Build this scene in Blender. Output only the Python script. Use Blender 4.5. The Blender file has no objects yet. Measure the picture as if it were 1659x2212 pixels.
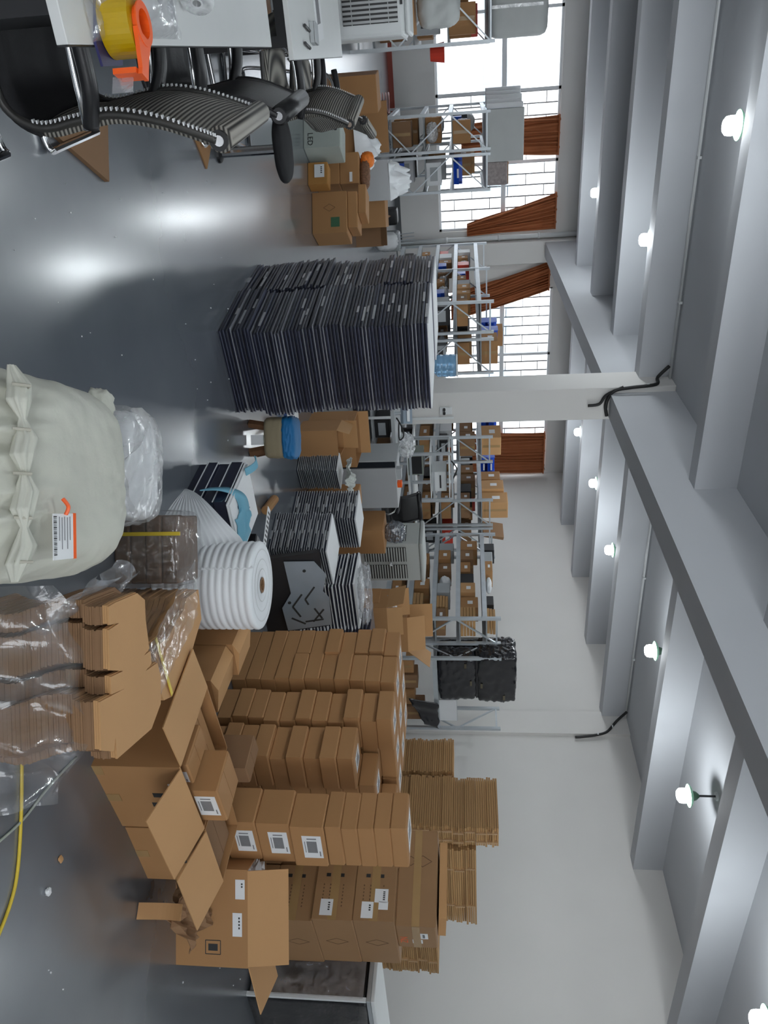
import bpy, math, random
from mathutils import Vector, Matrix, noise
random.seed(7)
SC = bpy.context.scene
COL = SC.collection
R = math.radians
PI = math.pi
# ---------------------------------------------------------------- camera (photo is turned on its side: up in the room points right in the frame)
FPX, YAW, PITCH, ROLL, CAMH = 1640.68, 0.54339156, -0.11117677, -0.01442747, 1.55
_cy, _sy, _cp, _sp = math.cos(YAW), math.sin(YAW), math.cos(PITCH), math.sin(PITCH)
FWD = Vector((_sy*_cp, _cy*_cp, _sp)); _r = Vector((_cy, -_sy, 0)); _u = _r.cross(FWD)
RIGHT = math.cos(ROLL)*_r + math.sin(ROLL)*_u
UP = -math.sin(ROLL)*_r + math.cos(ROLL)*_u
cam_data = bpy.data.cameras.new('camera')
cam = bpy.data.objects.new('camera', cam_data); COL.objects.link(cam)
m = Matrix((UP, -RIGHT, -FWD)).transposed().to_4x4(); m.translation = (0, 0, CAMH)
cam.matrix_world = m
cam_data.sensor_fit = 'VERTICAL'; cam_data.sensor_height = 36; cam_data.lens = FPX/2212*36
cam_data.clip_start = 0.05; cam_data.clip_end = 200
SC.camera = cam
# ---------------------------------------------------------------- world, exposure
w = bpy.data.worlds.new('World'); SC.world = w; w.use_nodes = True
bg = w.node_tree.nodes['Background']; bg.inputs[0].default_value = (0.91, 0.955, 1.0, 1); bg.inputs[1].default_value = 4.6
SC.view_settings.view_transform = 'Standard'; SC.view_settings.look = 'None'
SC.view_settings.gamma = 1; SC.view_settings.use_curve_mapping = False
SC.view_settings.exposure = 0.13
LAMP_W = 30.0
# ---------------------------------------------------------------- helpers
def ray(px, py):
    return RIGHT*((py-1106)/FPX) + UP*((px-829.5)/FPX) + FWD
def onz(px, py, z):
    d = ray(px, py); return Vector((0, 0, CAMH)) + d*((z-CAMH)/d.z)
def ony(px, py, y):
    d = ray(px, py); return Vector((0, 0, CAMH)) + d*(y/d.y)
_M = {}
def mat(name, col, rough=.6, metal=0., var=.12, vs=6., bump=0., bs=40., stretch=None, alpha=1., trans=0., emit=None, estr=1., coat=0., sheen=0., spec=.5):
    """procedural material: noise-varied colour, optional fine bump"""
    if name in _M: return _M[name]
    mt = bpy.data.materials.new(name); mt.use_nodes = True
    nt = mt.node_tree; b = nt.nodes['Principled BSDF']; N = nt.nodes.new; L = nt.links.new
    b.inputs['Roughness'].default_value = rough; b.inputs['Metallic'].default_value = metal
    b.inputs['Specular IOR Level'].default_value = spec
    b.inputs['Coat Weight'].default_value = coat
    b.inputs['Alpha'].default_value = alpha
    b.inputs['Transmission Weight'].default_value = trans
    tc = N('ShaderNodeTexCoord'); src = tc.outputs['Object']
    if stretch:
        mp = N('ShaderNodeMapping'); mp.inputs['Scale'].default_value = stretch; L(src, mp.inputs[0]); src = mp.outputs[0]
    if var:
        n = N('ShaderNodeTexNoise'); n.inputs['Scale'].default_value = vs; n.inputs['Detail'].default_value = 4; L(src, n.inputs[0])
        r = N('ShaderNodeMapRange'); r.inputs[3].default_value = 1-var; r.inputs[4].default_value = 1+var; L(n.outputs[0], r.inputs[0])
        oi = N('ShaderNodeObjectInfo'); r2 = N('ShaderNodeMapRange'); r2.inputs[3].default_value = 1-var*.5; r2.inputs[4].default_value = 1+var*.5; L(oi.outputs['Random'], r2.inputs[0])
        mm = N('ShaderNodeMath'); mm.operation = 'MULTIPLY'; L(r.outputs[0], mm.inputs[0]); L(r2.outputs[0], mm.inputs[1])
        mx = N('ShaderNodeMix'); mx.data_type = 'RGBA'; mx.blend_type = 'MULTIPLY'; mx.inputs[0].default_value = 1
        mx.inputs[6].default_value = (*col, 1); L(mm.outputs[0], mx.inputs[7]); L(mx.outputs[2], b.inputs['Base Color'])
    else: b.inputs['Base Color'].default_value = (*col, 1)
    if bump:
        n2 = N('ShaderNodeTexNoise'); n2.inputs['Scale'].default_value = bs; n2.inputs['Detail'].default_value = 3; L(src, n2.inputs[0])
        bp = N('ShaderNodeBump'); bp.inputs['Strength'].default_value = bump; bp.inputs['Distance'].default_value = .01; L(n2.outputs[0], bp.inputs['Height']); L(bp.outputs[0], b.inputs['Normal'])
    if emit: b.inputs['Emission Color'].default_value = (*emit, 1); b.inputs['Emission Strength'].default_value = estr
    _M[name] = mt; return mt
def film(name, col, haze=.18, gloss=.12, rough=.15, sc=14.):
    """thin clear plastic: mostly see-through, creased, glossy and slightly milky"""
    if name in _M: return _M[name]
    mt = bpy.data.materials.new(name); mt.use_nodes = True; nt = mt.node_tree; nt.nodes.clear(); N = nt.nodes.new; L = nt.links.new
    o = N('ShaderNodeOutputMaterial'); t = N('ShaderNodeBsdfTransparent'); d = N('ShaderNodeBsdfDiffuse'); g = N('ShaderNodeBsdfGlossy')
    d.inputs[0].default_value = (*col, 1); g.inputs['Roughness'].default_value = rough; t.inputs[0].default_value = (.97, .97, .97, 1)
    tc = N('ShaderNodeTexCoord'); n = N('ShaderNodeTexNoise'); n.inputs['Scale'].default_value = sc; n.inputs['Detail'].default_value = 5; n.inputs['Distortion'].default_value = 1.2; L(tc.outputs['Object'], n.inputs[0])
    r = N('ShaderNodeMapRange'); r.inputs[1].default_value = .35; r.inputs[2].default_value = .75; r.inputs[3].default_value = haze*.4; r.inputs[4].default_value = min(1, haze*1.9); L(n.outputs[0], r.inputs[0])
    bp = N('ShaderNodeBump'); bp.inputs['Strength'].default_value = .35; bp.inputs['Distance'].default_value = .02; L(n.outputs[0], bp.inputs['Height']); L(bp.outputs[0], g.inputs['Normal'])
    m1 = N('ShaderNodeMixShader'); L(r.outputs[0], m1.inputs[0]); L(t.outputs[0], m1.inputs[1]); L(d.outputs[0], m1.inputs[2])
    m2 = N('ShaderNodeMixShader'); m2.inputs[0].default_value = gloss; L(m1.outputs[0], m2.inputs[1]); L(g.outputs[0], m2.inputs[2]); L(m2.outputs[0], o.inputs[0])
    _M[name] = mt; return mt
class MB:
    def __init__(s): s.v = []; s.f = []
    def add(s, vs, fs):
        k = len(s.v); s.v += [tuple(p) for p in vs]; s.f += [tuple(i+k for i in f) for f in fs]; return s
    def hexa(s, p):
        return s.add(p, [(0,3,2,1),(4,5,6,7),(0,1,5,4),(1,2,6,5),(2,3,7,6),(3,0,4,7)])
    def box(s, c, d, rz=0, rx=0, ry=0):
        a, b, h = d[0]/2, d[1]/2, d[2]/2
        ps = [Vector(q) for q in ((-a,-b,-h),(a,-b,-h),(a,b,-h),(-a,b,-h),(-a,-b,h),(a,-b,h),(a,b,h),(-a,b,h))]
        if rz or rx or ry:
            m = Matrix.Rotation(rz,3,'Z') @ Matrix.Rotation(ry,3,'Y') @ Matrix.Rotation(rx,3,'X'); ps = [m@q for q in ps]
        c = Vector(c); return s.hexa([q+c for q in ps])
    def bb(s, x0, x1, y0, y1, z0, z1): return s.box(((x0+x1)/2,(y0+y1)/2,(z0+z1)/2),(x1-x0,y1-y0,z1-z0))
    def bar(s, p0, p1, w, t, up=(0,0,1)):
        p0, p1, up = Vector(p0), Vector(p1), Vector(up); d = (p1-p0).normalized(); a = d.cross(up)
        if a.length < 1e-4: a = d.cross(Vector((1,0,0)))
        a.normalize(); b = a.cross(d).normalized(); a *= w/2; b *= t/2
        return s.hexa([p0-a-b,p0+a-b,p0+a+b,p0-a+b,p1-a-b,p1+a-b,p1+a+b,p1-a+b])
    def tube(s, pts, r, n=8, cap=True):
        pts = [Vector(p) for p in pts]; rs = r if isinstance(r,(list,tuple)) else [r]*len(pts)
        vs = []; fs = []; prev = None
        for i, p in enumerate(pts):
            d = (pts[min(i+1,len(pts)-1)]-pts[max(i-1,0)]).normalized()
            if prev is None:
                a = d.cross(Vector((0,0,1)));  a = a if a.length > .05 else d.cross(Vector((1,0,0)))
            else: a = prev - d*prev.dot(d)
            a.normalize(); prev = a; b = d.cross(a)
            for k in range(n): t = 2*PI*k/n; vs.append(p + (a*math.cos(t)+b*math.sin(t))*rs[i])
        for i in range(len(pts)-1):
            for k in range(n): fs.append((i*n+k, i*n+(k+1)%n, (i+1)*n+(k+1)%n, (i+1)*n+k))
        if cap: fs.append(tuple(range(n-1,-1,-1))); fs.append(tuple((len(pts)-1)*n+k for k in range(n)))
        return s.add(vs, fs)
    def lathe(s, prof, n=20, M=None, cap=True):
        vs = []; fs = []
        for r, z in prof:
            for k in range(n): t = 2*PI*k/n; vs.append(Vector((r*math.cos(t), r*math.sin(t), z)))
        if M is not None: vs = [M@q for q in vs]
        for i in range(len(prof)-1):
            for k in range(n): fs.append((i*n+k, i*n+(k+1)%n, (i+1)*n+(k+1)%n, (i+1)*n+k))
        if cap: fs.append(tuple(range(n-1,-1,-1))); fs.append(tuple((len(prof)-1)*n+k for k in range(n)))
        return s.add(vs, fs)
    def prism(s, poly, h, M=None):
        n = len(poly); vs = [Vector((x,y,0)) for x,y in poly]+[Vector((x,y,h)) for x,y in poly]
        if M is not None: vs = [M@q for q in vs]
        return s.add(vs, [tuple(range(n-1,-1,-1)), tuple(range(n,2*n))]+[(i,(i+1)%n,n+(i+1)%n,n+i) for i in range(n)])
    def grid(s, fn, nu, nv, closed=False):
        vs = [fn(i/nu, j/nv) for i in range(nu+1) for j in range(nv+1)]
        return s.add(vs, [(i*(nv+1)+j,(i+1)*(nv+1)+j,(i+1)*(nv+1)+j+1,i*(nv+1)+j+1) for i in range(nu) for j in range(nv)])
    def rbox(s, c, d, p=5., n=10, amp=0., fr=4., seed=0., rz=0, shape=None):
        """rounded, slightly lumpy block"""
        idx = {}; vs = []; fs = []
        def vert(q):
            k = tuple(round(t,4) for t in q)
            if k not in idx:
                v = Vector(q); l = (abs(v.x)**p+abs(v.y)**p+abs(v.z)**p)**(1/p); v = v/l
                if amp: v *= 1+amp*noise.noise(v*fr+Vector((seed,seed*2,0)))+amp*.5*noise.noise(v*fr*2.7+Vector((0,seed,5)))
                w = Vector((v.x*d[0]/2, v.y*d[1]/2, v.z*d[2]/2))
                if shape: w = shape(w)
                idx[k] = len(vs); vs.append(w)
            return idx[k]
        for ax in range(3):
            for sg in (-1,1):
                for i in range(n):
                    for j in range(n):
                        q = []
                        for di,dj in ((0,0),(1,0),(1,1),(0,1)):
                            a = [0,0,0]; a[ax] = sg; a[(ax+1)%3] = math.tan((-1+2*(i+di)/n)*PI/4); a[(ax+2)%3] = math.tan((-1+2*(j+dj)/n)*PI/4); q.append(vert(a))
                        fs.append(tuple(q if sg>0 else q[::-1]))
        m = Matrix.Rotation(rz,3,'Z'); c = Vector(c)
        return s.add([m@q+c for q in vs], fs)
    def mesh(s, name):
        me = bpy.data.meshes.new(name); me.from_pydata(s.v, [], s.f); me.update(); return me
def obj(name, mb, mt, parent=None, loc=(0,0,0), rz=0, smooth=False, bevel=0., label=None, cat=None, group=None, kind=None, sub=0, solid=0., rot=None):
    me = mb.mesh(name) if isinstance(mb, MB) else mb
    o = bpy.data.objects.new(name, me); COL.objects.link(o)
    if mt is not None and not me.materials: me.materials.append(mt)
    o.location = loc; o.rotation_euler = rot if rot else (0,0,rz)
    if smooth:
        for p in me.polygons: p.use_smooth = True
    if solid: q = o.modifiers.new('solidify','SOLIDIFY'); q.thickness = solid; q.offset = 0
    if bevel: q = o.modifiers.new('bevel','BEVEL'); q.width = bevel; q.segments = 2; q.limit_method = 'ANGLE'
    if sub: q = o.modifiers.new('subsurf','SUBSURF'); q.levels = sub; q.render_levels = sub
    if parent: o.parent = parent
    return tag(o, label, cat, group, kind)
def tag(o, label=None, cat=None, group=None, kind=None):
    if label: o['label'] = label
    if cat: o['category'] = cat
    if group: o['group'] = group
    if kind: o['kind'] = kind
    return o
def thing(name, label, cat, loc=(0,0,0), rz=0, group=None):
    o = bpy.data.objects.new(name, None); COL.objects.link(o); o.empty_display_size = .1
    o.location = loc; o.rotation_euler = (0,0,rz); return tag(o, label, cat, group)
def copy_tree(o, parent=None, loc=None, rz=None, label=None):
    c = o.copy(); COL.objects.link(c); c.parent = parent
    if loc is not None: c.location = loc
    if rz is not None: c.rotation_euler = (0,0,rz)
    if label: c['label'] = label
    for ch in o.children: copy_tree(ch, c)
    return c
def text_mesh(body, size, ext=.0006):
    cu = bpy.data.curves.new('txt','FONT'); cu.body = body; cu.size = size; cu.extrude = ext; cu.align_x = 'CENTER'; cu.align_y = 'CENTER'; cu.resolution_u = 2
    t = bpy.data.objects.new('txt', cu); COL.objects.link(t); me = bpy.data.meshes.new_from_object(t)
    bpy.data.objects.remove(t); bpy.data.curves.remove(cu); return me
ORD = ['lowest','second','third','fourth','fifth','sixth','seventh','eighth','ninth','tenth','eleventh','twelfth','thirteenth','fourteenth','fifteenth','sixteenth','seventeenth','eighteenth','nineteenth','twentieth']
ORD1 = ['first']+ORD[1:]
def NTH(n):
    if n < 20: return ORD1[n]
    tens = {20:'twenty',30:'thirty',40:'forty',50:'fifty',60:'sixty'}; k = n+1; t = k//10*10
    if k == t: return {20:'twentieth',30:'thirtieth',40:'fortieth',50:'fiftieth',60:'sixtieth'}[t]
    return tens[t]+'-'+ORD1[k-t-1]
# ---------------------------------------------------------------- materials
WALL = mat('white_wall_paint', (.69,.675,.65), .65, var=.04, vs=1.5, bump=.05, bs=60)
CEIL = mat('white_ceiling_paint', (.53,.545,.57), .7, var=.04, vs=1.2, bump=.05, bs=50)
CARD = mat('brown_cardboard', (.41,.212,.085), .75, var=.07, vs=3, bump=.04, bs=120)
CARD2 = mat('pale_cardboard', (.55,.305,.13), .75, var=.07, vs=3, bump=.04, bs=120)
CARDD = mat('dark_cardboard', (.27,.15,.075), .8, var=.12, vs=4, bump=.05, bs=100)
TAPE = mat('packing_tape', (.40,.25,.11), .25, var=.1)
PAPER = mat('white_label_paper', (.82,.83,.84), .55, var=.03)
INK = mat('black_print', (.03,.03,.03), .6, var=0)
GREYINK = mat('grey_print', (.22,.22,.23), .6, var=.1, vs=80)
STEEL = mat('galvanised_steel', (.55,.59,.62), .42, .55, var=.12, vs=8)
CHROME = mat('chrome', (.75,.75,.76), .12, 1., var=0)
BLACK = mat('black_plastic', (.016,.016,.018), .4, var=.1)
BLACKF = mat('black_fabric', (.013,.013,.015), .85, var=.2, vs=30, bump=.15, bs=300)
WHITEP = mat('white_plastic', (.72,.74,.74), .4, var=.03)
GREYP = mat('grey_plastic', (.42,.44,.45), .45, var=.05)
BLUEP = mat('blue_plastic', (.015,.09,.55), .35, var=.08)
REDP = mat('red_plastic', (.65,.05,.025), .4, var=.08)
ORANGE = mat('orange_plastic', (1.,.13,.012), .35, var=.04)
WOOD = mat('brown_wood', (.16,.075,.035), .6, var=.3, vs=5, stretch=(1,1,12))
FILM = film('clear_plastic_film', (.80,.82,.86), haze=.2, gloss=.16, rough=.12)
FILMW = film('milky_plastic_film', (.9,.92,.93), haze=.42, gloss=.14)
FILMB = film('glossy_bag_film', (1,1,1), haze=.3, gloss=.14, rough=.2, sc=5.)
FILMC = film('thin_clear_film', (.75,.77,.8), haze=.09, gloss=.11, rough=.1, sc=9.)
FOAM = mat('white_foam', (.86,.88,.9), .7, var=.03)
# ---------------------------------------------------------------- the room
YW, XR, ZC, ZJ = 18.35, 9.93, 4.15, 3.75
X0, Y0 = -7.5, -4.0
def floor_mat():
    mt = mat('grey_epoxy_floor', (.125,.142,.163), .25, var=0); nt = mt.node_tree; b = nt.nodes['Principled BSDF']; N = nt.nodes.new; L = nt.links.new
    b.inputs['Specular IOR Level'].default_value = .9; b.inputs['Coat Weight'].default_value = .9; b.inputs['Coat Roughness'].default_value = .2
    tc = N('ShaderNodeTexCoord')
    n = N('ShaderNodeTexNoise'); n.inputs['Scale'].default_value = .9; n.inputs['Detail'].default_value = 6; L(tc.outputs['Object'], n.inputs[0])
    cr = N('ShaderNodeValToRGB'); cr.color_ramp.elements[0].color = (.105,.122,.142,1); cr.color_ramp.elements[1].color = (.15,.165,.186,1); cr.color_ramp.elements[0].position = .3; cr.color_ramp.elements[1].position = .7
    L(n.outputs[0], cr.inputs[0]); L(cr.outputs[0], b.inputs['Base Color'])
    n2 = N('ShaderNodeTexNoise'); n2.inputs['Scale'].default_value = 1.3; n2.inputs['Detail'].default_value = 4; n2.inputs['Roughness'].default_value = .65; L(tc.outputs['Object'], n2.inputs[0])
    r = N('ShaderNodeMapRange'); r.inputs[3].default_value = .2; r.inputs[4].default_value = .31; L(n2.outputs[0], r.inputs[0]); L(r.outputs[0], b.inputs['Roughness'])
    n3 = N('ShaderNodeTexNoise'); n3.inputs['Scale'].default_value = 3; n3.inputs['Detail'].default_value = 3; L(tc.outputs['Object'], n3.inputs[0])
    bp = N('ShaderNodeBump'); bp.inputs['Strength'].default_value = .05; bp.inputs['Distance'].default_value = .02; L(n3.outputs[0], bp.inputs['Height']); L(bp.outputs[0], b.inputs['Normal'])
    return mt
obj('floor', MB().bb(X0-.3, XR+.3, Y0-.3, YW+.3, -.2, 0), floor_mat(), kind='structure')
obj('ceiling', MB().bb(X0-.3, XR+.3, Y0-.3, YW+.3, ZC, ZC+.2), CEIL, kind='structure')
obj('wall_right', MB().bb(XR, XR+.25, Y0, YW, 0, ZC), WALL, kind='structure')
obj('trim_1', MB().bb(XR-.06, XR, 9.12, 9.62, 0, ZC), WALL, kind='structure')
# far wall with two window openings
SILL, WT = .97, 3.6
WINS = [(-6.6, 3.58), (4.95, 9.86)]
far = MB()
far.bb(X0, XR, YW, YW+.25, 0, SILL).bb(X0, XR, YW, YW+.25, WT, ZC)
for a, b in ((X0, WINS[0][0]), (WINS[0][1], WINS[1][0]), (WINS[1][1], XR)): far.bb(a, b, YW, YW+.25, SILL, WT)
obj('wall_far', far, WALL, kind='structure')
obj('baseboard_far', MB().bb(X0, 1.5, YW-.02, YW, 0, .1), mat('brick_red_paint', (.30,.05,.03), .5), kind='structure')
obj('baseboard_pier', MB().bb(1.5, XR-.1, YW-.02, YW, 0, .1), mat('dark_grey_paint', (.08,.085,.09), .5), kind='structure')
obj('trim_2', MB().bb(3.82, 4.3, YW-.32, YW, 0, ZC), WALL, kind='structure')
# side and back walls behind the viewer, with large windows too
def wall_open(name, fixed, axis, a0, a1, ops):
    mb = MB()
    def seg(u0, u1, z0, z1):
        if axis == 'x': mb.bb(fixed-.25, fixed, u0, u1, z0, z1)
        else: mb.bb(u0, u1, fixed-.25, fixed, z0, z1)
    seg(a0, a1, 0, SILL); seg(a0, a1, WT, ZC); u = a0
    for p, q in ops: seg(u, p, SILL, WT); u = q
    seg(u, a1, SILL, WT)
    obj(name, mb, WALL, kind='structure')
obj('wall_left', MB().bb(X0-.25, X0, Y0, YW, 0, ZC), WALL, kind='structure')
wall_open('wall_back', Y0, 'y', X0, XR, [(-6.5,-1.2),(-.2,4.2)])
# ceiling joists and the girder on the free-standing column
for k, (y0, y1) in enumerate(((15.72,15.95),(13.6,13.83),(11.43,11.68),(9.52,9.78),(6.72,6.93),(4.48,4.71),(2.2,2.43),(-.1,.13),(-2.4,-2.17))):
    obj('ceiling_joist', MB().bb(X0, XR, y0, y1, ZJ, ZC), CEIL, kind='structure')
GX0, GX1 = 3.85, 4.17
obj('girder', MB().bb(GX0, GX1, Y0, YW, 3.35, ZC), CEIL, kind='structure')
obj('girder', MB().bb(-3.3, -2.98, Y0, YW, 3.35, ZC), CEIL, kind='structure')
obj('column', MB().bb(3.776, 4.21, 9.2, 9.73, 0, ZC), WALL, kind='structure', bevel=.01)
# ---------------------------------------------------------------- windows
WFR = mat('white_window_frame', (.72,.74,.76), .4, var=.03)
BARM = mat('dark_grille_bar', (.10,.10,.10), .5, .3, var=.1)
GLASS = film('window_glass', (.9,.95,1), haze=.02, gloss=.05, rough=.02)
MULL = 2.42
def window(name, x0, x1, cols, grille, fixed=YW+.12, axis='y'):
    def fm():
        return MB()
    w = MB(); t = .05
    P = lambda mb, u0, u1, d0, d1, z0, z1: mb.bb(u0,u1,fixed+d0,fixed+d1,z0,z1) if axis == 'y' else mb.bb(fixed+d0,fixed+d1,u0,u1,z0,z1)
    P(w, x0, x1, -.04, .04, SILL, SILL+t); P(w, x0, x1, -.04, .04, WT-t, WT); P(w, x0, x0+t, -.04, .04, SILL, WT); P(w, x1-t, x1, -.04, .04, SILL, WT)
    root = obj(name, w, WFR, kind='structure')
    mb = MB(); P(mb, x0, x1, -.045, .045, MULL-.05, MULL+.05); obj('transom', mb, WFR, root)
    for c in cols: mb = MB(); P(mb, c-.03, c+.03, -.04, .04, SILL, WT); obj('mullion', mb, WFR, root)
    edges = [x0+t]+list(cols)+[x1-t]
    for a, b in zip(edges[:-1], edges[1:]):
        for z0, z1 in ((SILL+t, MULL-.05), (MULL+.05, WT-t)):
            mb = MB(); P(mb, a, b, -.004, .004, z0, z1); obj('pane', mb, GLASS, root)
    for g0, g1, zz0, zz1 in grille:
        k = 0; x = g0
        while x < g1-.05:
            mb = MB(); P(mb, x-.013, x+.013, .09, .116, zz0, zz1); obj('grille_bar', mb, BARM, root)
            z = zz0+(.35 if k % 2 else .75)
            while z < zz1:
                mb = MB(); P(mb, x, min(x+.23, g1), .092, .106, z-.009, z+.009); obj('grille_bar', mb, BARM, root); z += .8
            x += .23; k += 1
    return root
window('window_1', WINS[0][0], WINS[0][1], (-5.2,-3.8,-2.4,-1.55,-.62,.82,2.2), [(.86,3.55,SILL,WT)])
window('window_2', WINS[1][0], WINS[1][1], (6.6,8.25), [(5.0,9.8,SILL,WT)])
for k, (p, q) in enumerate([(-6.5,-1.2),(-.2,4.2)]): window('window_%d' % (3+k), p, q, ((p*2+q)/3,(p+2*q)/3), [], Y0-.12, 'y')
# ---------------------------------------------------------------- neighbouring building outside
bld = thing('apartment_building', 'pale facade with bluish windows seen outside the gridded windows', 'building', (4, 34, -6))
obj('facade', MB().bb(-34, 40, 0, 1, 0, 22), mat('white_facade', (.9,.9,.9), .8, var=.03, vs=.5), bld)
BW = mat('bluish_window_glass', (.32,.42,.52), .15, var=.15, vs=2)
BF = mat('facade_frame', (.6,.62,.64), .6, var=.05)
k = 0
for ix in range(-9, 11):
    for iz in range(5):
        x = ix*3.1 + (.4 if iz % 2 else 0); z = 5.2+iz*3.05
        fr = obj('window', MB().bb(x-.95, x+.95, -.06, 0, z, z+1.5), BF, bld)
        for q in (-.45, .45): obj('pane', MB().bb(x+q-.4, x+q+.4, -.09, -.061, z+.08, z+1.42), BW, fr)
obj('ground', MB().bb(-40, 60, YW+.6, 60, -6.2, -6), mat('outside_paving', (.5,.5,.5), .9), kind='structure')
# ---------------------------------------------------------------- curtains
CURT = mat('rust_brown_curtain_cloth', (.36,.115,.04), .85, var=.15, vs=4, bump=.1, bs=200)
def curtain(label, top, bot, folds=7, y=YW-.1, amp=.05, mid=None):
    """top/bot: (x0,x1,z); optional mid level where it is gathered"""
    lv = [top]+([mid] if mid else [])+[bot]
    def fn(u, v):
        t = v*(len(lv)-1); i = min(int(t), len(lv)-2); f = t-i; f = f*f*(3-2*f) if mid else f
        a, b = lv[i], lv[i+1]; x0 = a[0]+(b[0]-a[0])*f; x1 = a[1]+(b[1]-a[1])*f; z = a[2]+(b[2]-a[2])*f
        ph = u*folds*2*PI + .6*math.sin(u*9+v*3)
        return Vector((x0+(x1-x0)*u+.012*math.sin(v*7+u*20), y+amp*math.sin(ph)*(.7+.3*math.sin(u*13)), z+.02*math.sin(u*17)*(1-v)))
    root = obj('curtain', MB().grid(fn, folds*10, 24), CURT, smooth=True, solid=.006, label=label, cat='curtain', group='rust brown curtains on the far windows')
    hem = MB(); hem.box(((top[0]+top[1])/2, y, top[2]-.01), (top[1]-top[0]+.02, amp*2+.02, .03)); obj('heading_tape', hem, CURT, root)
    return root
curtain('short gathered rust curtain hanging above the white slab on the left rack', (1.32,2.08,3.58), (1.38,2.0,1.5), 7)
curtain('rust curtain swept down to the right beside the vertical drain pipe', (2.85,3.6,3.58), (3.4,3.66,1.6), 8, mid=(3.2,3.64,2.4))
curtain('rust curtain fanned out left of the far right window, swept to the right', (4.32,4.98,3.5), (5.0,5.6,1.2), 10, mid=(4.7,5.35,2.3))
curtain('wide straight rust curtain hanging in the far corner by the white wall', (8.68,9.85,3.55), (8.68,9.85,1.4), 13)
# drain pipe on the pier
dp = thing('drain_pipe', 'white vertical drain pipe on the far wall beside a curtain', 'pipe', (3.745, YW-.1, 0))
obj('pipe', MB().tube([(0,0,0),(0,0,ZC)], .055, 14), WHITEP, dp, smooth=True)
for z in (1.1,2.3,3.2): obj('collar', MB().tube([(0,0,z),(0,0,z+.06)], .066, 14), WHITEP, dp, smooth=True); obj('bracket', MB().box((0,.05,z+.03),(.04,.09,.02)), WHITEP, dp)
# ---------------------------------------------------------------- lamps, conduit, cables
BULB = mat('lit_bulb', (1,1,1), .4, var=0, emit=(.92,.97,1), estr=26)
MINT = mat('mint_green_enamel', (.32,.62,.42), .4, var=.06)
LPOS = [(.71,7.4,'nearest bulb under the left ceiling bays'),(2.21,10.19,'bulb in the second left bay, above the black panel stack'),(2.29,14.38,'smallest bulb of the left ceiling bays, near the curtained window'),
        (6.9,14.49,'farthest bulb right of the column, near the corner'),(6.91,12.34,'bulb second from the far corner, right of the column'),(7.1,10.46,'bulb third from the far corner, right of the column'),
        (6.65,7.53,'bulb above the wrapped black bundle, right side'),(7.03,5.65,'nearest whole lamp on the right, its green shade showing'),(6.81,3.32,'lamp cut by the lower right corner of the frame'),
        (.7,5.3,'bulb of the left bays out of view above the desks'),(.7,3.1,'bulb of the left bays out of view above the nearest desk'),(.7,.9,'bulb of the left bays out of view above the viewer'),(6.8,1.0,'bulb of the right bays out of view behind the viewer')]
for x, y, t in LPOS:
    l = thing('ceiling_lamp', 'lit white LED '+t, 'lamp', (x, y, ZC), group='lit bulbs hanging from the ceiling')
    obj('ceiling_rose', MB().lathe([(.045,-.02),(.05,0)], 14), WHITEP, l)
    obj('stem', MB().tube([(0,0,-.015),(0,0,-.2)], .012, 8), BLACK, l)
    D = -.12
    obj('lamp_holder', MB().lathe([(.02,D-.07),(.045,D-.1),(.055,D-.135),(.05,D-.15)], 14), mat('dark_green_holder', (.06,.13,.08), .5), l, smooth=True)
    obj('lamp_shade', MB().lathe([(.05,D-.135),(.1,D-.15),(.125,D-.175),(.12,D-.18),(.095,D-.158),(.045,D-.145)], 20, cap=False), MINT, l, smooth=True)
    obj('bulb', MB().lathe([(.03,D-.15),(.06,D-.17),(.078,D-.2),(.08,D-.24),(.074,D-.275),(.05,D-.295),(.015,D-.3)], 18), BULB, l, smooth=True)
    ld = bpy.data.lights.new('bulb_light','POINT'); ld.energy = LAMP_W; ld.shadow_soft_size = .09; ld.color = (.9,.96,1)
    lo = bpy.data.objects.new('bulb_light', ld); COL.objects.link(lo); lo.parent = l; lo.location = (0,0,-.52)
def conduit(label, y0, x0, x1, z):
    c = thing('conduit', label, 'pipe')
    for dy in (0, .035): obj('tube', MB().tube([(x0,y0-dy,z),(x1,y0-dy,z)], .013, 8), WHITEP, c, smooth=True)
    x = x0+.8
    while x < x1: obj('clip', MB().box((x,y0-.017,z+.005),(.03,.08,.04)), WHITEP, c); x += 1.6
conduit('pair of white conduits in the ceiling angle left of the girder', 9.46, -6, 3.8, ZC-.03)
conduit('pair of white conduits in the ceiling angle right of the girder', 9.46, 4.5, 9.8, ZC-.03)
CAB = mat('black_cable', (.01,.01,.01), .5, var=0)
def smooth_path(pts, n=6):
    pts = [Vector(p) for p in pts]; out = []
    for i in range(len(pts)-1):
        p0, p1, p2, p3 = pts[max(i-1,0)], pts[i], pts[i+1], pts[min(i+2,len(pts)-1)]
        for k in range(n):
            t = k/n; out.append(.5*((2*p1)+(p2-p0)*t+(2*p0-5*p1+4*p2-p3)*t*t+(3*p1-p0-3*p2+p3)*t**3))
    return out+[pts[-1]]
hose = thing('cable_hose', 'thick black cable hose bent over the column head into the ceiling', 'cable')
obj('hose', MB().tube(smooth_path([(3.6,9.42,ZC-.06),(3.72,9.36,ZC-.2),(3.75,9.2,3.9),(3.77,9.17,3.6),(3.8,9.16,3.4),(3.9,9.16,3.32),(4.02,9.16,3.3),(4.14,9.15,3.32)]), .022, 8), CAB, hose, smooth=True)
obj('branch', MB().tube(smooth_path([(3.76,9.17,3.5),(3.86,9.17,3.3),(3.98,9.17,3.22),(4.0,9.17,3.08)]), .02, 8), CAB, hose, smooth=True)
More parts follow.
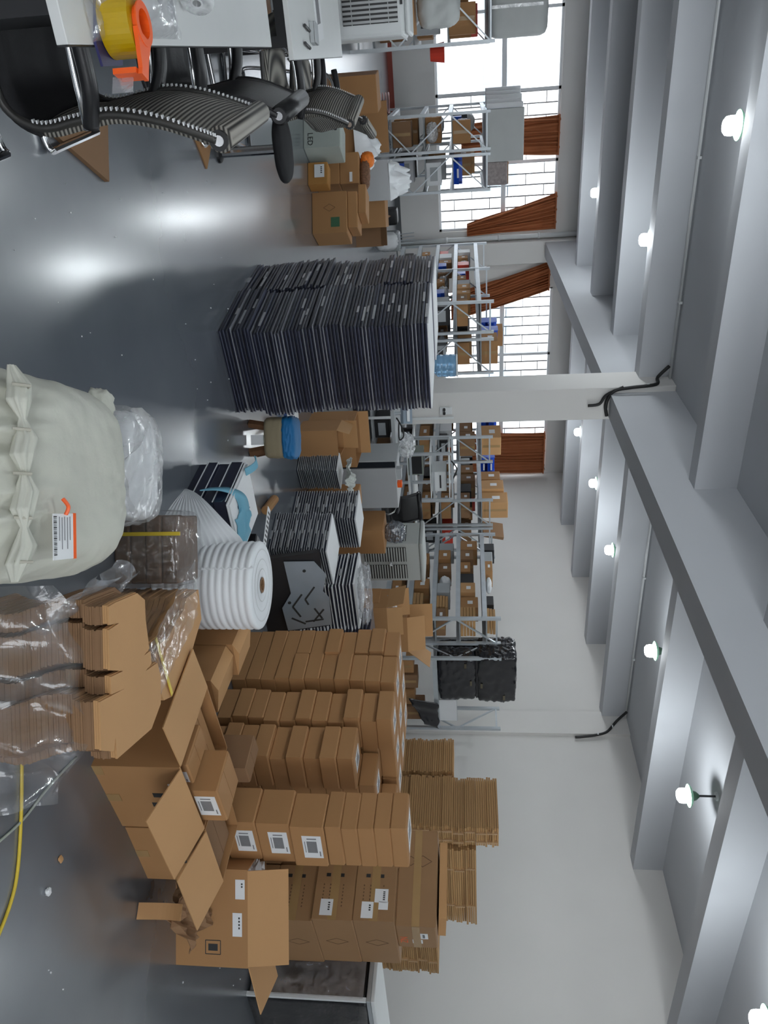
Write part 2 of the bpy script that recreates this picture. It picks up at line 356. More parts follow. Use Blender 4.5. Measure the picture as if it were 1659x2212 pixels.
for q in ((3.755,9.185,3.8),(3.88,9.165,3.33),(4.06,9.16,3.31)): obj('clip', MB().box(q,(.05,.02,.03)), WHITEP, hose)
hose = thing('cable_hose', 'short black cable hose crossing from ceiling to wall in the right corner', 'cable')
obj('hose', MB().tube(smooth_path([(9.6,9.36,ZC-.04),(9.75,9.3,3.95),(9.84,9.15,3.78),(9.86,9.09,3.6),(9.88,9.06,3.35),(9.89,9.06,3.25)]), .022, 8), CAB, hose, smooth=True)
for q in ((9.85,9.1,3.62),(9.8,9.22,3.87)): obj('clip', MB().box(q,(.05,.04,.02)), WHITEP, hose)
sock = thing('wall_socket', 'small white socket with two plugs on the grey column', 'socket', (4.02, 9.19, 1.27))
obj('plate', MB().box((0,0,0),(.1,.02,.16)), WHITEP, sock, bevel=.004)
obj('conduit', MB().box((.1,0,-.6),(.03,.025,1.4)), WHITEP, sock)
for dx in (-.025,.025): obj('plug', MB().tube([(dx,-.01,-.02),(dx,-.045,-.02)], .018, 10), BLACK, sock)
# ---------------------------------------------------------------- steel racks
SHELFM = mat('grey_shelf_board', (.30,.32,.33), .6, .2, var=.1)
RACK_H = 2.0
def rack(label, x0, x1, y0, y1, levels, bays=1, along='y', h=RACK_H):
    """open steel rack; long side along y (end frames face the viewer) or along x"""
    r = thing('steel_rack', label, 'rack', ((x0+x1)/2, (y0+y1)/2, 0), group='galvanised storage racks')
    L = (y1-y0) if along == 'y' else (x1-x0); D = (x1-x0) if along == 'y' else (y1-y0)
    def T(u, v, z): return (v, u, z) if along == 'y' else (u, v, z)   # u along length, v across depth
    ends = [-L/2+L*i/bays for i in range(bays+1)]
    for u in ends:
        for v in (-D/2, D/2):
            mb = MB(); c = T(u, v, h/2); mb.box(c, (.045,.045,h)); obj('post', mb, STEEL, r)
        zz = [.12, h*.33, h*.66, h-.06]
        for z in (zz[0], zz[-1]): obj('cross_bar', MB().bar(T(u,-D/2,z), T(u,D/2,z), .025, .025), STEEL, r)
        s = 1
        for a, b in zip(zz[:-1], zz[1:]): obj('brace', MB().bar(T(u,-D/2*s,a), T(u,D/2*s,b), .025, .02), STEEL, r); s = -s
    for z in levels:
        for v in (-D/2, D/2):
            for a, b in zip(ends[:-1], ends[1:]): obj('beam', MB().bar(T(a,v,z-.035), T(b,v,z-.035), .035, .07), STEEL, r)
        mb = MB(); mb.bb(*((-D/2+.02,D/2-.02,-L/2+.02,L/2-.02) if along == 'y' else (-L/2+.02,L/2-.02,-D/2+.02,D/2-.02)), z-.02, z); obj('shelf', mb, SHELFM, r)
    return r
LV_L = [.35,.9,1.37,1.93]; LV_R = [.3,.66,1.03,1.4,1.8]
rack('steel rack at the left edge behind the air cooler', -.68, -.07, 12.3, 14.4, LV_L)
rack('steel rack carrying the long white slab under the gathered curtain', .9, 1.46, 14.2, 16.4, LV_L)
rack('steel rack beside the open aisle, grey patterned bale on top', 1.54, 2.1, 14.2, 16.4, LV_L)
rack('long two-bay steel rack receding behind the tall black panel stack', 3.5, 4.0, 12.3, 16.6, LV_R, 2)
rack('steel rack half hidden by the column, blue water jug before it', 4.12, 4.7, 12.3, 14.5, LV_R)
rack('steel rack just right of the column, under the straight curtain', 6.0, 6.5, 12.5, 14.8, LV_R)
rack('steel rack behind the grey slatted air cooler, left of its pair', 7.2, 7.74, 12.3, 15.4, LV_R)
rack('steel rack behind the slatted air cooler, right of its pair', 7.82, 8.32, 12.3, 14.5, LV_R)
rack('steel rack behind the open cartons, flattened cardboard on top', 7.25, 7.73, 8.9, 11.2, LV_R)
rack('steel rack in the corner of the white wall holding the black wrapped bundle', 7.78, 9.25, 8.62, 9.05, [.3,1.04], along='x')
# ---------------------------------------------------------------- cartons
_BM = {}
def boxmesh(w, d, h):
    k = (round(w,3), round(d,3), round(h,3))
    if k not in _BM:
        # carton with softened edges and two lid flaps meeting at a fine seam
        e = .0048; mb = MB(); zs = [(0,e),(e*1.2,0),(h-e*1.2,0),(h,e)]; vs = []; fs = []
        for z, i_ in zs: vs += [(-w/2+i_,-d/2+i_,z),(w/2-i_,-d/2+i_,z),(w/2-i_,d/2-i_,z),(-w/2+i_,d/2-i_,z)]
        for q in range(3):
            for r_ in range(4): fs.append((q*4+r_, q*4+(r_+1) % 4, q*4+4+(r_+1) % 4, q*4+4+r_))
        fs += [(3,2,1,0),(12,13,14,15)]; mb.add(vs, fs)
        mb.bb(-w/2+e, w/2-e, -d/2+e, -.0015, h, h+.0015); mb.bb(-w/2+e, w/2-e, .0015, d/2-e, h, h+.0015)
        _BM[k] = mb.mesh('carton')
    return _BM[k]
def sticker(parent, c, size, face='front', rot=0, grey=True, lines=0):
    """paper label with printed block on a carton face; c = local centre on the face"""
    W, H = size; t = .0012
    def place(mb, du, dv, w, h, k):
        e = .0008+k*.0007
        if face == 'front': mb.box((c[0]+du, c[1]-e, c[2]+dv), (w, t, h))
        elif face == 'left': mb.box((c[0]-e, c[1]-du, c[2]+dv), (t, w, h))
        else: mb.box((c[0]+du, c[1]+dv, c[2]+e), (w, h, t))
        return mb
    lab = obj('paper_label', place(MB(), 0, 0, W, H, 0), PAPER, parent)
    if grey:
        obj('print', place(MB(), 0, -.02*H, W*.52, H*.52, 1), GREYINK, lab)
        for q in ((W*.3, H*.36, W*.22, H*.06),(-W*.37, 0, W*.05, H*.5),(0, -H*.38, W*.5, H*.04)): obj('print', place(MB(), *q, 1), GREYINK, lab)
    for i in range(lines):
        mb = MB(); place(mb, W*(-.28+.14*(i % 5)), H*(.2-.28*(i//5)), W*.08, H*.16, 1); obj('print', mb, INK, lab)
    return lab
def carton(label, c, size, rz=0, mt=None, group=None, name='carton', bevel=0):
    me = boxmesh(*size)
    mt = mt or CARD
    if me.materials and me.materials[0] != mt: me = me.copy(); me.materials.clear()
    o = obj(name, me, mt, loc=c, rz=rz, label=label, cat='carton', group=group, bevel=bevel)
    return o
GP = 'small brown cartons in the high pile'
X3, BW_, BD_, BH_ = 3.378, .255, .238, .0965
def column(desc, x, y, n, w=BW_, d=BD_, h=BH_, z0=0., jit=.02, lab_top=True, start=0):
    z = z0
    for i in range(start, n):
        o = carton('%s carton in %s, %s' % ('plain brown', desc, ('top box' if i == n-1 else ORD[i]+' from the floor' if i else 'on the floor')),
                   (x+w/2+random.uniform(-jit,jit), y+d/2+random.uniform(-jit,jit)*.6, z), (w, d, h), random.uniform(-.02,.02), group=GP)
        z += h+.0015
    if lab_top: sticker(o, (0, 0, h+.0015), (.12,.12), 'top')
    return z
# the three rows seen on their shaded side, and their neighbours behind
for i in range(4): carton('long brown carton low in the back row beside the foam roll, '+(ORD[i]+' from the floor' if i else 'on the floor'), (X3+.13+(3-i)*.005, 3.78, i*BH_), (.255,.48,BH_), random.uniform(-.03,.03), group=GP)
column('the back row, far half', X3, 3.785, 11, z0=4*BH_, start=4); column('the back row, near half', X3+.004, 3.535, 11, z0=4*BH_, start=4)
column('the middle row', X3+.002, 3.195, 11); column('the front row', X3, 2.9, 9)
for q, (x, nm) in enumerate(((3.65,'second'),(3.925,'third'))):
    column('the %s column behind the back row, far' % nm, x, 3.785, 11, jit=.008); column('the %s column behind the back row, near' % nm, x, 3.5, 11+q*0, jit=.008)
    column('the %s column behind the middle row' % nm, x, 3.225, 11, jit=.008); column('the %s column behind the front row' % nm, x, 2.945, 11 if q else 10, jit=.008)
# labelled cartons standing with the sticker forward
GL = 'labelled brown cartons standing in front'
LX, LY = 3.45, 2.53
carton('thin brown carton on the floor beneath the right label stack', (LX, LY, 0), (.31,.22,.075), 0, group=GL)
for i in range(4):
    o = carton('brown carton with white square label facing front, %s in the right label stack' % ('lowest','second','third','topmost')[i], (LX+.01*i, LY-.012*(i == 3), .077+i*.179), (.305,.21,.177), .03-.02*i, group=GL)
    sticker(o, (0,-.105,.108), (.17,.1), 'front')
z = .795
for i in range(5):
    o = carton('flat brown carton laid on the right label stack, '+('top box with label' if i == 4 else ORD[i]), (LX+.035+random.uniform(-.012,.012), LY, z), (.30,.22,.083), random.uniform(-.05,.02), group=GL); z += .0845
sticker(o, (.0,.0,.0845), (.18,.14), 'top')
GA = 'brown cartons packed in the nearest open box'
o = carton('brown carton with white square label packed in the nearest open box', (2.70, 2.16, .315), (.225,.2,.165), R(6), group=GA); sticker(o, (0,-.1,.1), (.14,.09), 'front')
o = carton('narrow labelled carton at the left in the nearest open box', (2.50, 2.16, .25), (.13,.2,.13), R(6), group=GA); sticker(o, (.02,-.1,.08), (.07,.07), 'front')
carton('carton laid in the bottom of the nearest open box, near side', (2.61, 2.16, .012), (.38,.22,.23), R(6), group=GA); carton('carton laid in the bottom of the nearest open box, far side', (2.60, 2.345, .012), (.4,.12,.32), R(6), group=GA)
carton('spacer carton under the labelled carton in the nearest open box', (2.70, 2.16, .2445), (.225,.2,.067), R(6), group=GA)
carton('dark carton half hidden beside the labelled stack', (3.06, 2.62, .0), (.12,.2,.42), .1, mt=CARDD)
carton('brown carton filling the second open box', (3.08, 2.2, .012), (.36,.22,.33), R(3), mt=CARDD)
# ---------------------------------------------------------------- printed shipping cartons
def diamond(parent, c, face, s):
    mb = MB(); a = s*.62; pts = [(-a,0),(0,s),(a,0),(0,-s)]
    for (u0,v0),(u1,v1) in zip(pts, pts[1:]+pts[:1]):
        if face == 'front': mb.bar((c[0]+u0,c[1]-.0006,c[2]+v0),(c[0]+u1,c[1]-.0006,c[2]+v1),.004,.001,(0,1,0))
        else: mb.bar((c[0]-.0006,c[1]-u0,c[2]+v0),(c[0]-.0006,c[1]-u1,c[2]+v1),.001,.004,(0,0,1))
    obj('diamond_mark', mb, mat('brown_print',(.14,.075,.035),.7,var=0), parent)
def print_marks(parent, w, d, h, rows=4):
    for k in range(2): obj('handling_mark', MB().box((-w/2-.0006, d*.3-.0*k, h*(.3+.34*k)), (.0012,.022,.028)), INK, parent)
    for k in range(rows):
        mb = MB()
        for q in range(7): mb.box((-w/2-.0006, d*(.12-.062*q), h*(.22+.16*k)), (.0012,d*.028,.007))
        obj('print_line', mb, mat('brown_print',(.14,.075,.035),.7,var=0), parent)
GS = 'printed shipping cartons stacked by the white wall'
TH = R(8); PW, PD, PH = .64, .35, .263
ex = Vector((math.cos(TH), math.sin(TH), 0)); ey = Vector((-math.sin(TH), math.cos(TH), 0))
K0 = Vector((4.645, 2.70, 0))
for col in range(2):
    for i in range(4):
        c = K0 + ex*(PW/2-.02*i*(col == 0)+.012*(i % 2)) + ey*(PD/2+col*(PD+.012)) + Vector((0,0,i*PH))
        nm = ('lowest','second','third','topmost')[i]+(' of the near stack' if col == 0 else ' of the stack behind it')
        o = carton('taped shipping carton with printed marks, '+nm, c, (PW,PD,PH), TH, mt=mat('worn_cardboard',(.33,.185,.085),.6,var=.1,vs=3,bump=.05,bs=90), group=GS)
        print_marks(o, PW, PD, PH)
        if col == 0: diamond(o, (0,-PD/2,PH*.5), 'front', PH*.28)
        obj('tape', MB().box((-PW/2-.0012, 0, PH/2), (.001,PD+.002,.055)), TAPE, o)
        if i == 3: sticker(o, (-PW/2-.001,-.02,PH*.66), (.085,.085), 'left', grey=False, lines=5); sticker(o, (-PW/2-.001,-.11,PH*.34), (.1,.075), 'left', grey=False, lines=3); sticker(o, (-PW/2-.001,-.08,PH*.72), (.05,.06), 'left', grey=False)
        elif i == 2 and col == 0: sticker(o, (-PW/2-.001,-.1,PH*.34), (.1,.08), 'left', grey=False, lines=4)
        elif i == 1 and col == 1: sticker(o, (-PW/2-.001,.0,PH*.6), (.06,.06), 'left', grey=False)
c = K0 + ex*.2 + ey*.33 + Vector((0,0,4*PH))
o = carton('taped carton with orange lettering laid across the top of the printed stack', c, (.34,.62,.255), TH+R(2), mt=_M['worn_cardboard'], group=GS)
for dy in (-.02,): diamond(o, (-.17,.1,.16), 'left', .06); diamond(o, (-.17,.1,.08), 'left', .05)
sticker(o, (-.02,-.31,.155), (.085,.09), 'front', grey=False, lines=5); sticker(o, (.07,-.31,.13), (.06,.065), 'front', grey=False)
t = obj('lettering', text_mesh('NZ', .07), mat('orange_print',(.8,.13,.03),.5,var=0), o, loc=(.05,-.3105,.04), rot=(R(90),0,R(0)))
obj('tape', MB().box((-.1712,0,.127),(.001,.62,.05)), TAPE, o); obj('tape', MB().box((0,-.3112,.127),(.34,.001,.05)), TAPE, o)
fl = obj('folded_carton', MB().box((0,0,.03),(.26,.5,.05),ry=.05), CARD2, loc=K0+ex*.24+ey*.35+Vector((0,0,4*PH+.258)), rz=TH, label='pale folded carton lying on the orange-lettered carton', cat='cardboard')
# ---------------------------------------------------------------- flattened bundles along the wall
BUND = mat('bundled_cardboard_edges', (.46,.265,.11), .7, var=.22, vs=5, stretch=(1,1,40), bump=.2, bs=30)
def bundle_mesh(w, d, h, n=5):
    mb = MB()
    for i in range(n):
        a = random.uniform(-.012,.012); b = random.uniform(-.012,.012); mb.bb(-w/2+a, w/2+a, -d/2+b, d/2+b, h*i/n, h*(i+.86)/n)
    return mb
GB = 'tied bundles of flattened cartons along the wall'
def bundle_pile(desc, x0, x1, y, d, ztop, h=.105, first=0):
    n = round(ztop/h); ms = [bundle_mesh(x1-x0, d, h).mesh('flat_bundle') for _ in range(3)]
    for i in range(first, n):
        o = obj('flat_carton_bundle', ms[i % 3], BUND, loc=((x0+x1)/2+random.uniform(-.02,.02), y+d/2, i*h), rz=random.uniform(-.02,.02), label='bundle of flattened cartons, %s, %s' % (desc, 'top one' if i == n-1 else ORD[i]+' up' if i else 'on the floor'), cat='cardboard', group=GB)
        for sx in (-.25,.25): obj('strap', MB().box((sx*(x1-x0), 0, h*.43), (.014, d+.03, h*.9)), mat('clear_strap',(.55,.36,.2),.2,var=0), o)
bundle_pile('short pile left of the tall one', 6.12, 6.36, 5.12, .42, 1.36)
bundle_pile('tallest pile by the wall', 6.14, 6.40, 4.52, .56, 1.74)
bundle_pile('wide pile behind the printed cartons', 6.44, 7.64, 4.5, .55, 1.53)
bundle_pile('low pile right of the printed cartons', 7.68, 8.6, 4.5, .5, 1.2)
# ---------------------------------------------------------------- open cartons on the floor
def open_carton(label, origin, rz, w, d, h, flaps, mt=CARD, name='open_carton', tape=False, group=None):
    """origin = near left bottom corner; flaps: side -> (length, angle from upright, outward positive)"""
    r = thing(name, label, 'carton', origin, rz, group); t = .007
    obj('wall', MB().bb(0,w,0,t,0,h), mt, r); obj('wall', MB().bb(0,w,d-t,d,0,h), mt, r)
    obj('wall', MB().bb(0,t,t,d-t,0,h), mt, r); obj('wall', MB().bb(w-t,w,t,d-t,0,h), mt, r); obj('base', MB().bb(t,w-t,t,d-t,0,t), mt, r)
    for s, (L, a) in flaps.items():
        a = R(a); o_, u_ = math.sin(a)*L, math.cos(a)*L; e = .006
        if s == 'front': q = [(e,0,h),(w-e,0,h),(w-e,-o_,h+u_),(e,-o_,h+u_)]; nn = Vector((0,u_,o_)).normalized()
        elif s == 'back': q = [(w-e,d,h),(e,d,h),(e,d+o_,h+u_),(w-e,d+o_,h+u_)]; nn = Vector((0,-u_,o_)).normalized()
        elif s == 'left': q = [(0,d-e,h),(0,e,h),(-o_,e,h+u_),(-o_,d-e,h+u_)]; nn = Vector((u_,0,o_)).normalized()
        else: q = [(w,e,h),(w,d-e,h),(w+o_,d-e,h+u_),(w+o_,e,h+u_)]; nn = Vector((-u_,0,o_)).normalized()
        nn *= .005; q = [Vector(p) for p in q]
        obj('flap', MB().hexa(q+[p+nn for p in q]), CARD2 if mt is CARD else mt, r)
    return r
A = open_carton('large open carton with wide flaps, nearest of the floor boxes', (2.40,2.0,0), R(6), .45, .42, .375, dict(front=(.24,106), left=(.25,92)))
sticker(A, (.16,-.001,.33), (.09,.07), 'front', grey=False, lines=3)
for q in ((.2,.24),(.27,.22)): obj('print', MB().box((q[0],-.0007,q[1]),(.03,.001,.06)), INK, A)
obj('tape', MB().box((.225,-.0009,.03),(.05,.001,.06)), TAPE, A); obj('tape', MB().box((.03,-.0009,.02),(.06,.001,.04)), TAPE, A)
B = open_carton('second open carton on the floor, flap hanging towards the viewer', (2.875,2.06,0), R(3), .41, .3, .37, dict(front=(.24,104)))
obj('print', MB().box((.25,-.0007,.2),(.03,.001,.06)), INK, B); obj('tape', MB().box((.2,-.0009,.03),(.05,.001,.06)), TAPE, B)
CRZ = math.atan2(-.55,.84)
C = open_carton('tall open carton turned askew with one flap raised, by the black wrapped table', (3.976-.84*.5, 2.047+.55*.5, 0), CRZ, .5, .36, .385, dict(front=(.21,-12), right=(.24,75)))
sticker(C, (.28,-.001,.33), (.12,.05), 'front', grey=False, lines=4); sticker(C, (.1,-.001,.345), (.1,.05), 'front', grey=False, lines=2)
mk = MB()
for a, b in ((0,.04),(0,-.04)): mk.box((.4,-.0007,.2+b),(.07,.001,.004))
mk.box((.365,-.0007,.2),(.004,.001,.08)).box((.435,-.0007,.2),(.004,.001,.08)); obj('print', mk, INK, C); obj('print', MB().box((.4,-.0007,.2),(.035,.001,.05)), INK, C)
obj('paper_packing', MB().rbox((.25,.2,.34),(.4,.26,.12),3,8,.35,5,3), PAPER, C)
# crumpled dark cardboard in front of it
def crumple(w, d, amp, seed, n=14, curl=.0):
    return MB().grid(lambda u, v: Vector(((u-.5)*w, (v-.5)*d, amp*(1+noise.noise(Vector((u*3+seed, v*3, seed))))+amp*.6*noise.noise(Vector((u*8, v*8+seed, 0)))+curl*(u-.5)**2)), n, n)
obj('crumpled_cardboard', crumple(.34,.3,.1,3,curl=.3), CARDD, loc=(3.52,2.12,.02), rz=-.5, solid=.006, label='dark crumpled piece of cardboard on the floor before the askew carton', cat='cardboard')
obj('cardboard_scrap', MB().grid(lambda u, v: Vector((.05*math.sin(u*2.6), (v-.5)*.07, .2*u)), 10, 3), CARD2, loc=(3.30,1.93,.003), rz=.6, solid=.005, label='small curled pale cardboard scrap on the floor under the flap', cat='cardboard')
# ---------------------------------------------------------------- black film wrapped bench at the right edge
BFILM = mat('black_stretch_film', (.014,.014,.017), .22, var=.3, vs=5, bump=.6, bs=9, coat=.3)
bt = thing('wrapped_bench', 'bench wrapped in black stretch film with pale edge, lower right', 'bench', (5.40,2.62,0))
obj('film_front', MB().grid(lambda u, v: Vector((u*1.7, -.004+.012*noise.noise(Vector((u*6,v*9,2))), .0+v*.82)), 24, 14), BFILM, bt, smooth=True, solid=.004)
obj('body', MB().bb(0.02,1.68,.02,.36,.0,.82), BFILM, bt, bevel=.02)
obj('top_edge', MB().bb(-.01,1.71,-.015,.38,.822,.85), STEEL, bt, bevel=.004); obj('top_board', MB().bb(-.012,1.712,-.017,.38,.851,.878), WHITEP, bt, bevel=.006)
obj('loose_film', MB().grid(lambda u, v: Vector((-.02+.012*noise.noise(Vector((u*6,v*7,3))), .36*u, .02+.78*v)), 14, 18), FILM, bt, smooth=True)
obj('corner_strip', MB().bb(-.012,.012,-.012,.012,0,.82), WHITEP, bt)
# ---------------------------------------------------------------- stacks of framed panels
PANEL = mat('black_panel_film', (.011,.013,.03), .34, var=.4, vs=7, bump=.3, bs=25)
RIM = mat('panel_grey_rim', (.085,.09,.115), .3, .3, var=.3, vs=20)
SILV = mat('silver_sticker', (.5,.51,.53), .35, .3, var=.25, vs=60)
def panel_stack(desc, corner, rz, w, d, n, t, seed, group, rimmat=RIM, top=None, jit=.014, stickers=.3, cat='panel'):
    """square framed panels lying flat on one another; corner = near corner, w to the right, d to the back"""
    rnd = random.Random(seed); th = t*.74
    slab = MB().bb(-w/2,w/2,-d/2,d/2,0,th*.62).mesh('panel'); rim = MB().bb(-w/2-.003,w/2+.003,-d/2-.003,d/2+.003,th*.62,th).mesh('rim')
    rims = [rim]
    rim.materials.append(rimmat)
    for mc in ((.11,.12,.17),(.30,.31,.35)):  # other rim tones, picked at random: reflected light streaks painted as colour
        r2 = rim.copy(); r2.materials.clear(); r2.materials.append(mat('rim_glint_%d' % int(mc[0]*100), mc, .3, .3, var=.3, vs=20)); rims.append(r2)
    stk = [MB().box((-w/2-.0045, q, th*.5), (.0025, .09+.05*k, th*.95)).mesh('sticker') for k, q in enumerate((-.1*d,.12*d,-.2*d))]
    ex = Vector((math.cos(rz), math.sin(rz), 0)); ey = Vector((-math.sin(rz), math.cos(rz), 0)); c0 = Vector(corner)+ex*w/2+ey*d/2
    drift = Vector((0,0,0))
    for i in range(n):
        if i % 9 == 0: drift = Vector((rnd.uniform(-jit,jit), rnd.uniform(-jit,jit), 0))
        p = c0+drift+Vector((rnd.uniform(-1,1)*jit*.6, rnd.uniform(-1,1)*jit*.6, i*t))
        o = obj('framed_panel', slab, PANEL, loc=p, rz=rz+rnd.uniform(-.015,.015), label='%s, %s from the floor' % (desc, NTH(i)) if i < n-1 else '%s, lying on top' % desc, cat=cat, group=group)
        obj('rim', rims[0 if rimmat is not RIM else rnd.choice((0,0,1,1,2))], None, o)
        if rnd.random() < stickers: obj('sticker', stk[i % 3], SILV, o)
    if top: obj('foam_sheet', MB().bb(-w/2,w/2,-d/2,d/2,th+.0005,th+.008), top, o)
    return o
panel_stack('black film-wrapped panel in the tall near stack', (1.415,4.55,0), R(9), .6, .6, 60, .022, 1, 'panels of the tall near black stack', top=PAPER)
panel_stack('black film-wrapped panel in the tall stack behind', (1.33,5.20,0), R(5), .56, .56, 60, .0222, 2, 'panels of the tall black stack behind', top=PAPER)
panel_stack('black panel in the waist-low stack beside the foam roll', (3.21,4.76,0), R(14), .4, .4, 25, .0185, 3, 'panels of the low stack beside the roll', rimmat=SILV, top=PAPER, jit=.008, stickers=.6)
panel_stack('bagged panel in the stack behind the low black one', (3.42,5.55,0), R(14), .36, .36, 26, .022, 4, 'panels of the stack behind the low one', rimmat=SILV, top=PAPER, jit=.006)
panel_stack('silver-edged bagged panel in the slumped stack by the cartons', (3.74,5.0,0), R(4), .5, .42, 20, .03, 5, 'silver-edged panels by the cartons', rimmat=PAPER, top=PAPER, jit=.02)
o = panel_stack('thin grey frame in the small pile by the open cartons', (3.16,5.99,0), R(20), .25, .22, 22, .017, 6, 'thin grey frames by the open cartons', rimmat=GREYP, top=PAPER, jit=.01, stickers=0, cat='frame')
panel_stack('dark panel in the black bundle behind the carton pile', (4.52,5.25,0), R(5), .45, .4, 20, .032, 7, 'dark panels behind the carton pile', jit=.008, stickers=0)
obj('film_wrap', MB().rbox((0,0,0),(.5,.32,.09),4,10,.3,6,4), FILM, loc=(3.93,5.15,.66), label='crumpled clear film on the slumped silver-edged stack', cat='plastic film', smooth=True)
# stack of dark profiles with white top sheet and blue foam
ps = thing('profile_stack', 'dark blue long boxes stacked with a white printed sheet on top, beside the foam roll', 'box', (1.99,3.39,0), R(4), None)
for i, (h0, h1) in enumerate(((0,.055),(.057,.115),(.117,.19),(.192,.262))):
    obj('long_box', MB().bb(-.012*(i % 2), .34, .004*i, .42, h0, h1), mat('dark_navy_gloss', (.018,.02,.045), .22, var=.5, vs=4, stretch=(1,8,1), coat=.5), ps)
    obj('white_edge', MB().bb(-.016, -.0125, .004*i, .42, h1-.004, h1+.001), PAPER, ps)
obj('white_sheet', MB().bb(-.005,.35,-.005,.425,.266,.272), PAPER, ps); obj('white_sheet', MB().bb(.01,.36,.01,.43,.274,.281), PAPER, ps)
mk = MB()
for k in range(3):
    for s in (-1,1): mk.bar((.2+.03*k, .25, .2817), (.23+.03*k, .25+s*.06, .2817), .006, .0006)
for q in range(5): mk.box((.1+.05*q,.12,.2817),(.02,.012,.0006))
obj('print', mk, mat('slate_print',(.12,.16,.22),.6,var=0), ps)
BFO = mat('pale_blue_foam', (.17,.42,.55), .7, var=.06)
def band(pts, wv, n=12):
    P_ = smooth_path(pts, n); wv = Vector(wv); return MB().grid(lambda u, v: P_[min(int(u*(len(P_)-1)+.5),len(P_)-1)]+wv*(v-.5), len(P_)-1, 2)
obj('blue_foam_band', band([(1.93,3.46,.14),(1.955,3.5,.235),(2.02,3.54,.295),(2.12,3.56,.3),(2.2,3.5,.292)], (.03,.08,.03)), BFO, solid=.006, smooth=True, label='pale blue foam band draped over the dark boxes', cat='foam band')
obj('blue_foam_sheet', MB().grid(lambda u, v: Vector((2.1+.22*u+.02*math.sin(v*5), 3.42+.16*v+.02*math.sin(u*7), .288+.03*math.sin(u*3)*v+.02*noise.noise(Vector((u*4,v*4,1))))), 12, 10), BFO, solid=.004, smooth=True, label='crumpled pale blue foam sheet on the white printed top', cat='foam sheet')
obj('blue_foam_strip', MB().grid(lambda u, v: Vector((.12*u, .05*(v-.5), .03+.05*math.sin(u*2.4))), 10, 2), BFO, loc=(1.98,3.74,.255), rz=1.75, solid=.005, label='short blue foam strip sticking out behind the dark boxes', cat='foam strip')
st = obj('metal_bracket', MB().prism([(0,0),(.09,0),(.12,.06),(.08,.12),(0,.12)], .004).bb(-.3,0,.03,.09,0,.004), PAPER, loc=(2.5,3.75,.292), rz=R(-60), label='white perforated bracket strip lying beside the blue foam', cat='bracket')
for k in range(8): obj('slot', MB().box((-.04-.032*k,.06,.0045),(.014,.04,.0012)), INK, st)
carton('black carton supporting the white perforated bracket', (2.56,3.66,0), (.2,.3,.286), R(-60)+R(90), mt=BLACK)
obj('cardboard_tube', MB().tube([(2.86,4.78,.09),(2.9,5.02,.1)], .035, 14), CARD, smooth=False, label='short brown cardboard tube on the floor by the low panel stack', cat='tube')
bpy.data.objects['cardboard_tube'].location.z = -.055
# slotted metal plate leaning against a black board
lp = thing('slotted_plate', 'leaning black board with a silver slotted cut-out plate, beside the foam roll', 'panel', (3.42,4.42,0), R(-4))
q = obj('board', MB().box((0,.04,.235),(.66,.05,.47)), BLACK, lp, rot=(R(-14),0,0))
q2 = obj('plate', MB().prism([(-.3,.2),(-.27,.42),(-.14,.5),(.0,.46),(.06,.5),(.31,.5),(.31,.16),(.1,.14),(-.02,.22)], .004, Matrix.Rotation(R(90),4,'X')), mat('pale_blue_metal',(.42,.50,.58),.3,.5,var=.2,vs=4), lp, rot=(R(-14),0,0))
for (x0,z0),(x1,z1) in (((-.05,.40),(.05,.32)),((.05,.32),(.1,.34)),((.0,.30),(.1,.22)),((.1,.22),(.2,.27)),((.14,.38),(.24,.43)),((.16,.45),(.26,.36)),((.2,.2),(.27,.3)),((.25,.3),(.25,.44))):
    obj('slot', MB().bar((x0,-.0046,z0),(x1,-.0046,z1),.014,.0016,(0,1,0)), INK, q2)
for x, z in ((-.2,.34),(.06,.2)): obj('hole', MB().lathe([(.013,0),(.013,.0016)], 12, Matrix.Translation((x,-.004,z)) @ Matrix.Rotation(R(90),4,'X')), INK, q2)
tv = thing('black_profile', 'black plastic profile standing at the end of the leaning black board', 'profile', (3.66,4.2,0), 0)
obj('body', MB().bb(-.04,.04,-.03,.03,0,.4), BLACK, tv, bevel=.006); obj('cap', MB().bb(-.045,.045,-.035,.035,.401,.43), BLACK, tv, bevel=.006)
# ---------------------------------------------------------------- upright foam roll with its loose sheet
RC = Vector((2.26,3.04,0)); RR, RH = .225, .5
fr = thing('foam_roll', 'white ribbed foam roll standing upright with a sheet pulled out', 'foam roll', RC)
prof = []
for i in range(85): z = RH*i/84; prof.append((RR-.0075*(1-abs(math.sin(i*PI/6)))-(.01 if i in (0,84) else 0), z))
obj('roll', MB().lathe(prof+[(.045,RH),(.04,RH-.01),(.04,.01)], 40), FOAM, fr, smooth=True)
obj('core', MB().lathe([(.04,RH+.002),(.028,RH+.002),(.028,.3),(.04,.3)], 18, cap=False), CARDD, fr)
for k in range(3): obj('end_ring', MB().lathe([(.08+.05*k,RH+.0012),(.082+.05*k,RH+.0022),(.084+.05*k,RH+.0012)], 36, cap=False), WHITEP, fr)
tip = Vector((1.96,3.52,0))-RC; st0 = Vector((-.19,-.12,0))
def fsheet(u, v):
    base = st0.lerp(tip, u)+Vector((-.07,-.10,0))*math.sin(u*PI); ztop = RH*(1-u)**.75+.012; z = ztop*v
    rib = .006*abs(math.sin(v*13*PI))*(1-.6*u)*min(1,(1-v)*9); lean = Vector((.09,.15,0))*(v*min(1,u*3)*(1-u)*1.6)
    return base+Vector((rib*.7,-rib,z))+lean
obj('loose_sheet', MB().grid(fsheet, 26, 110), FOAM, fr, smooth=True, solid=.004)
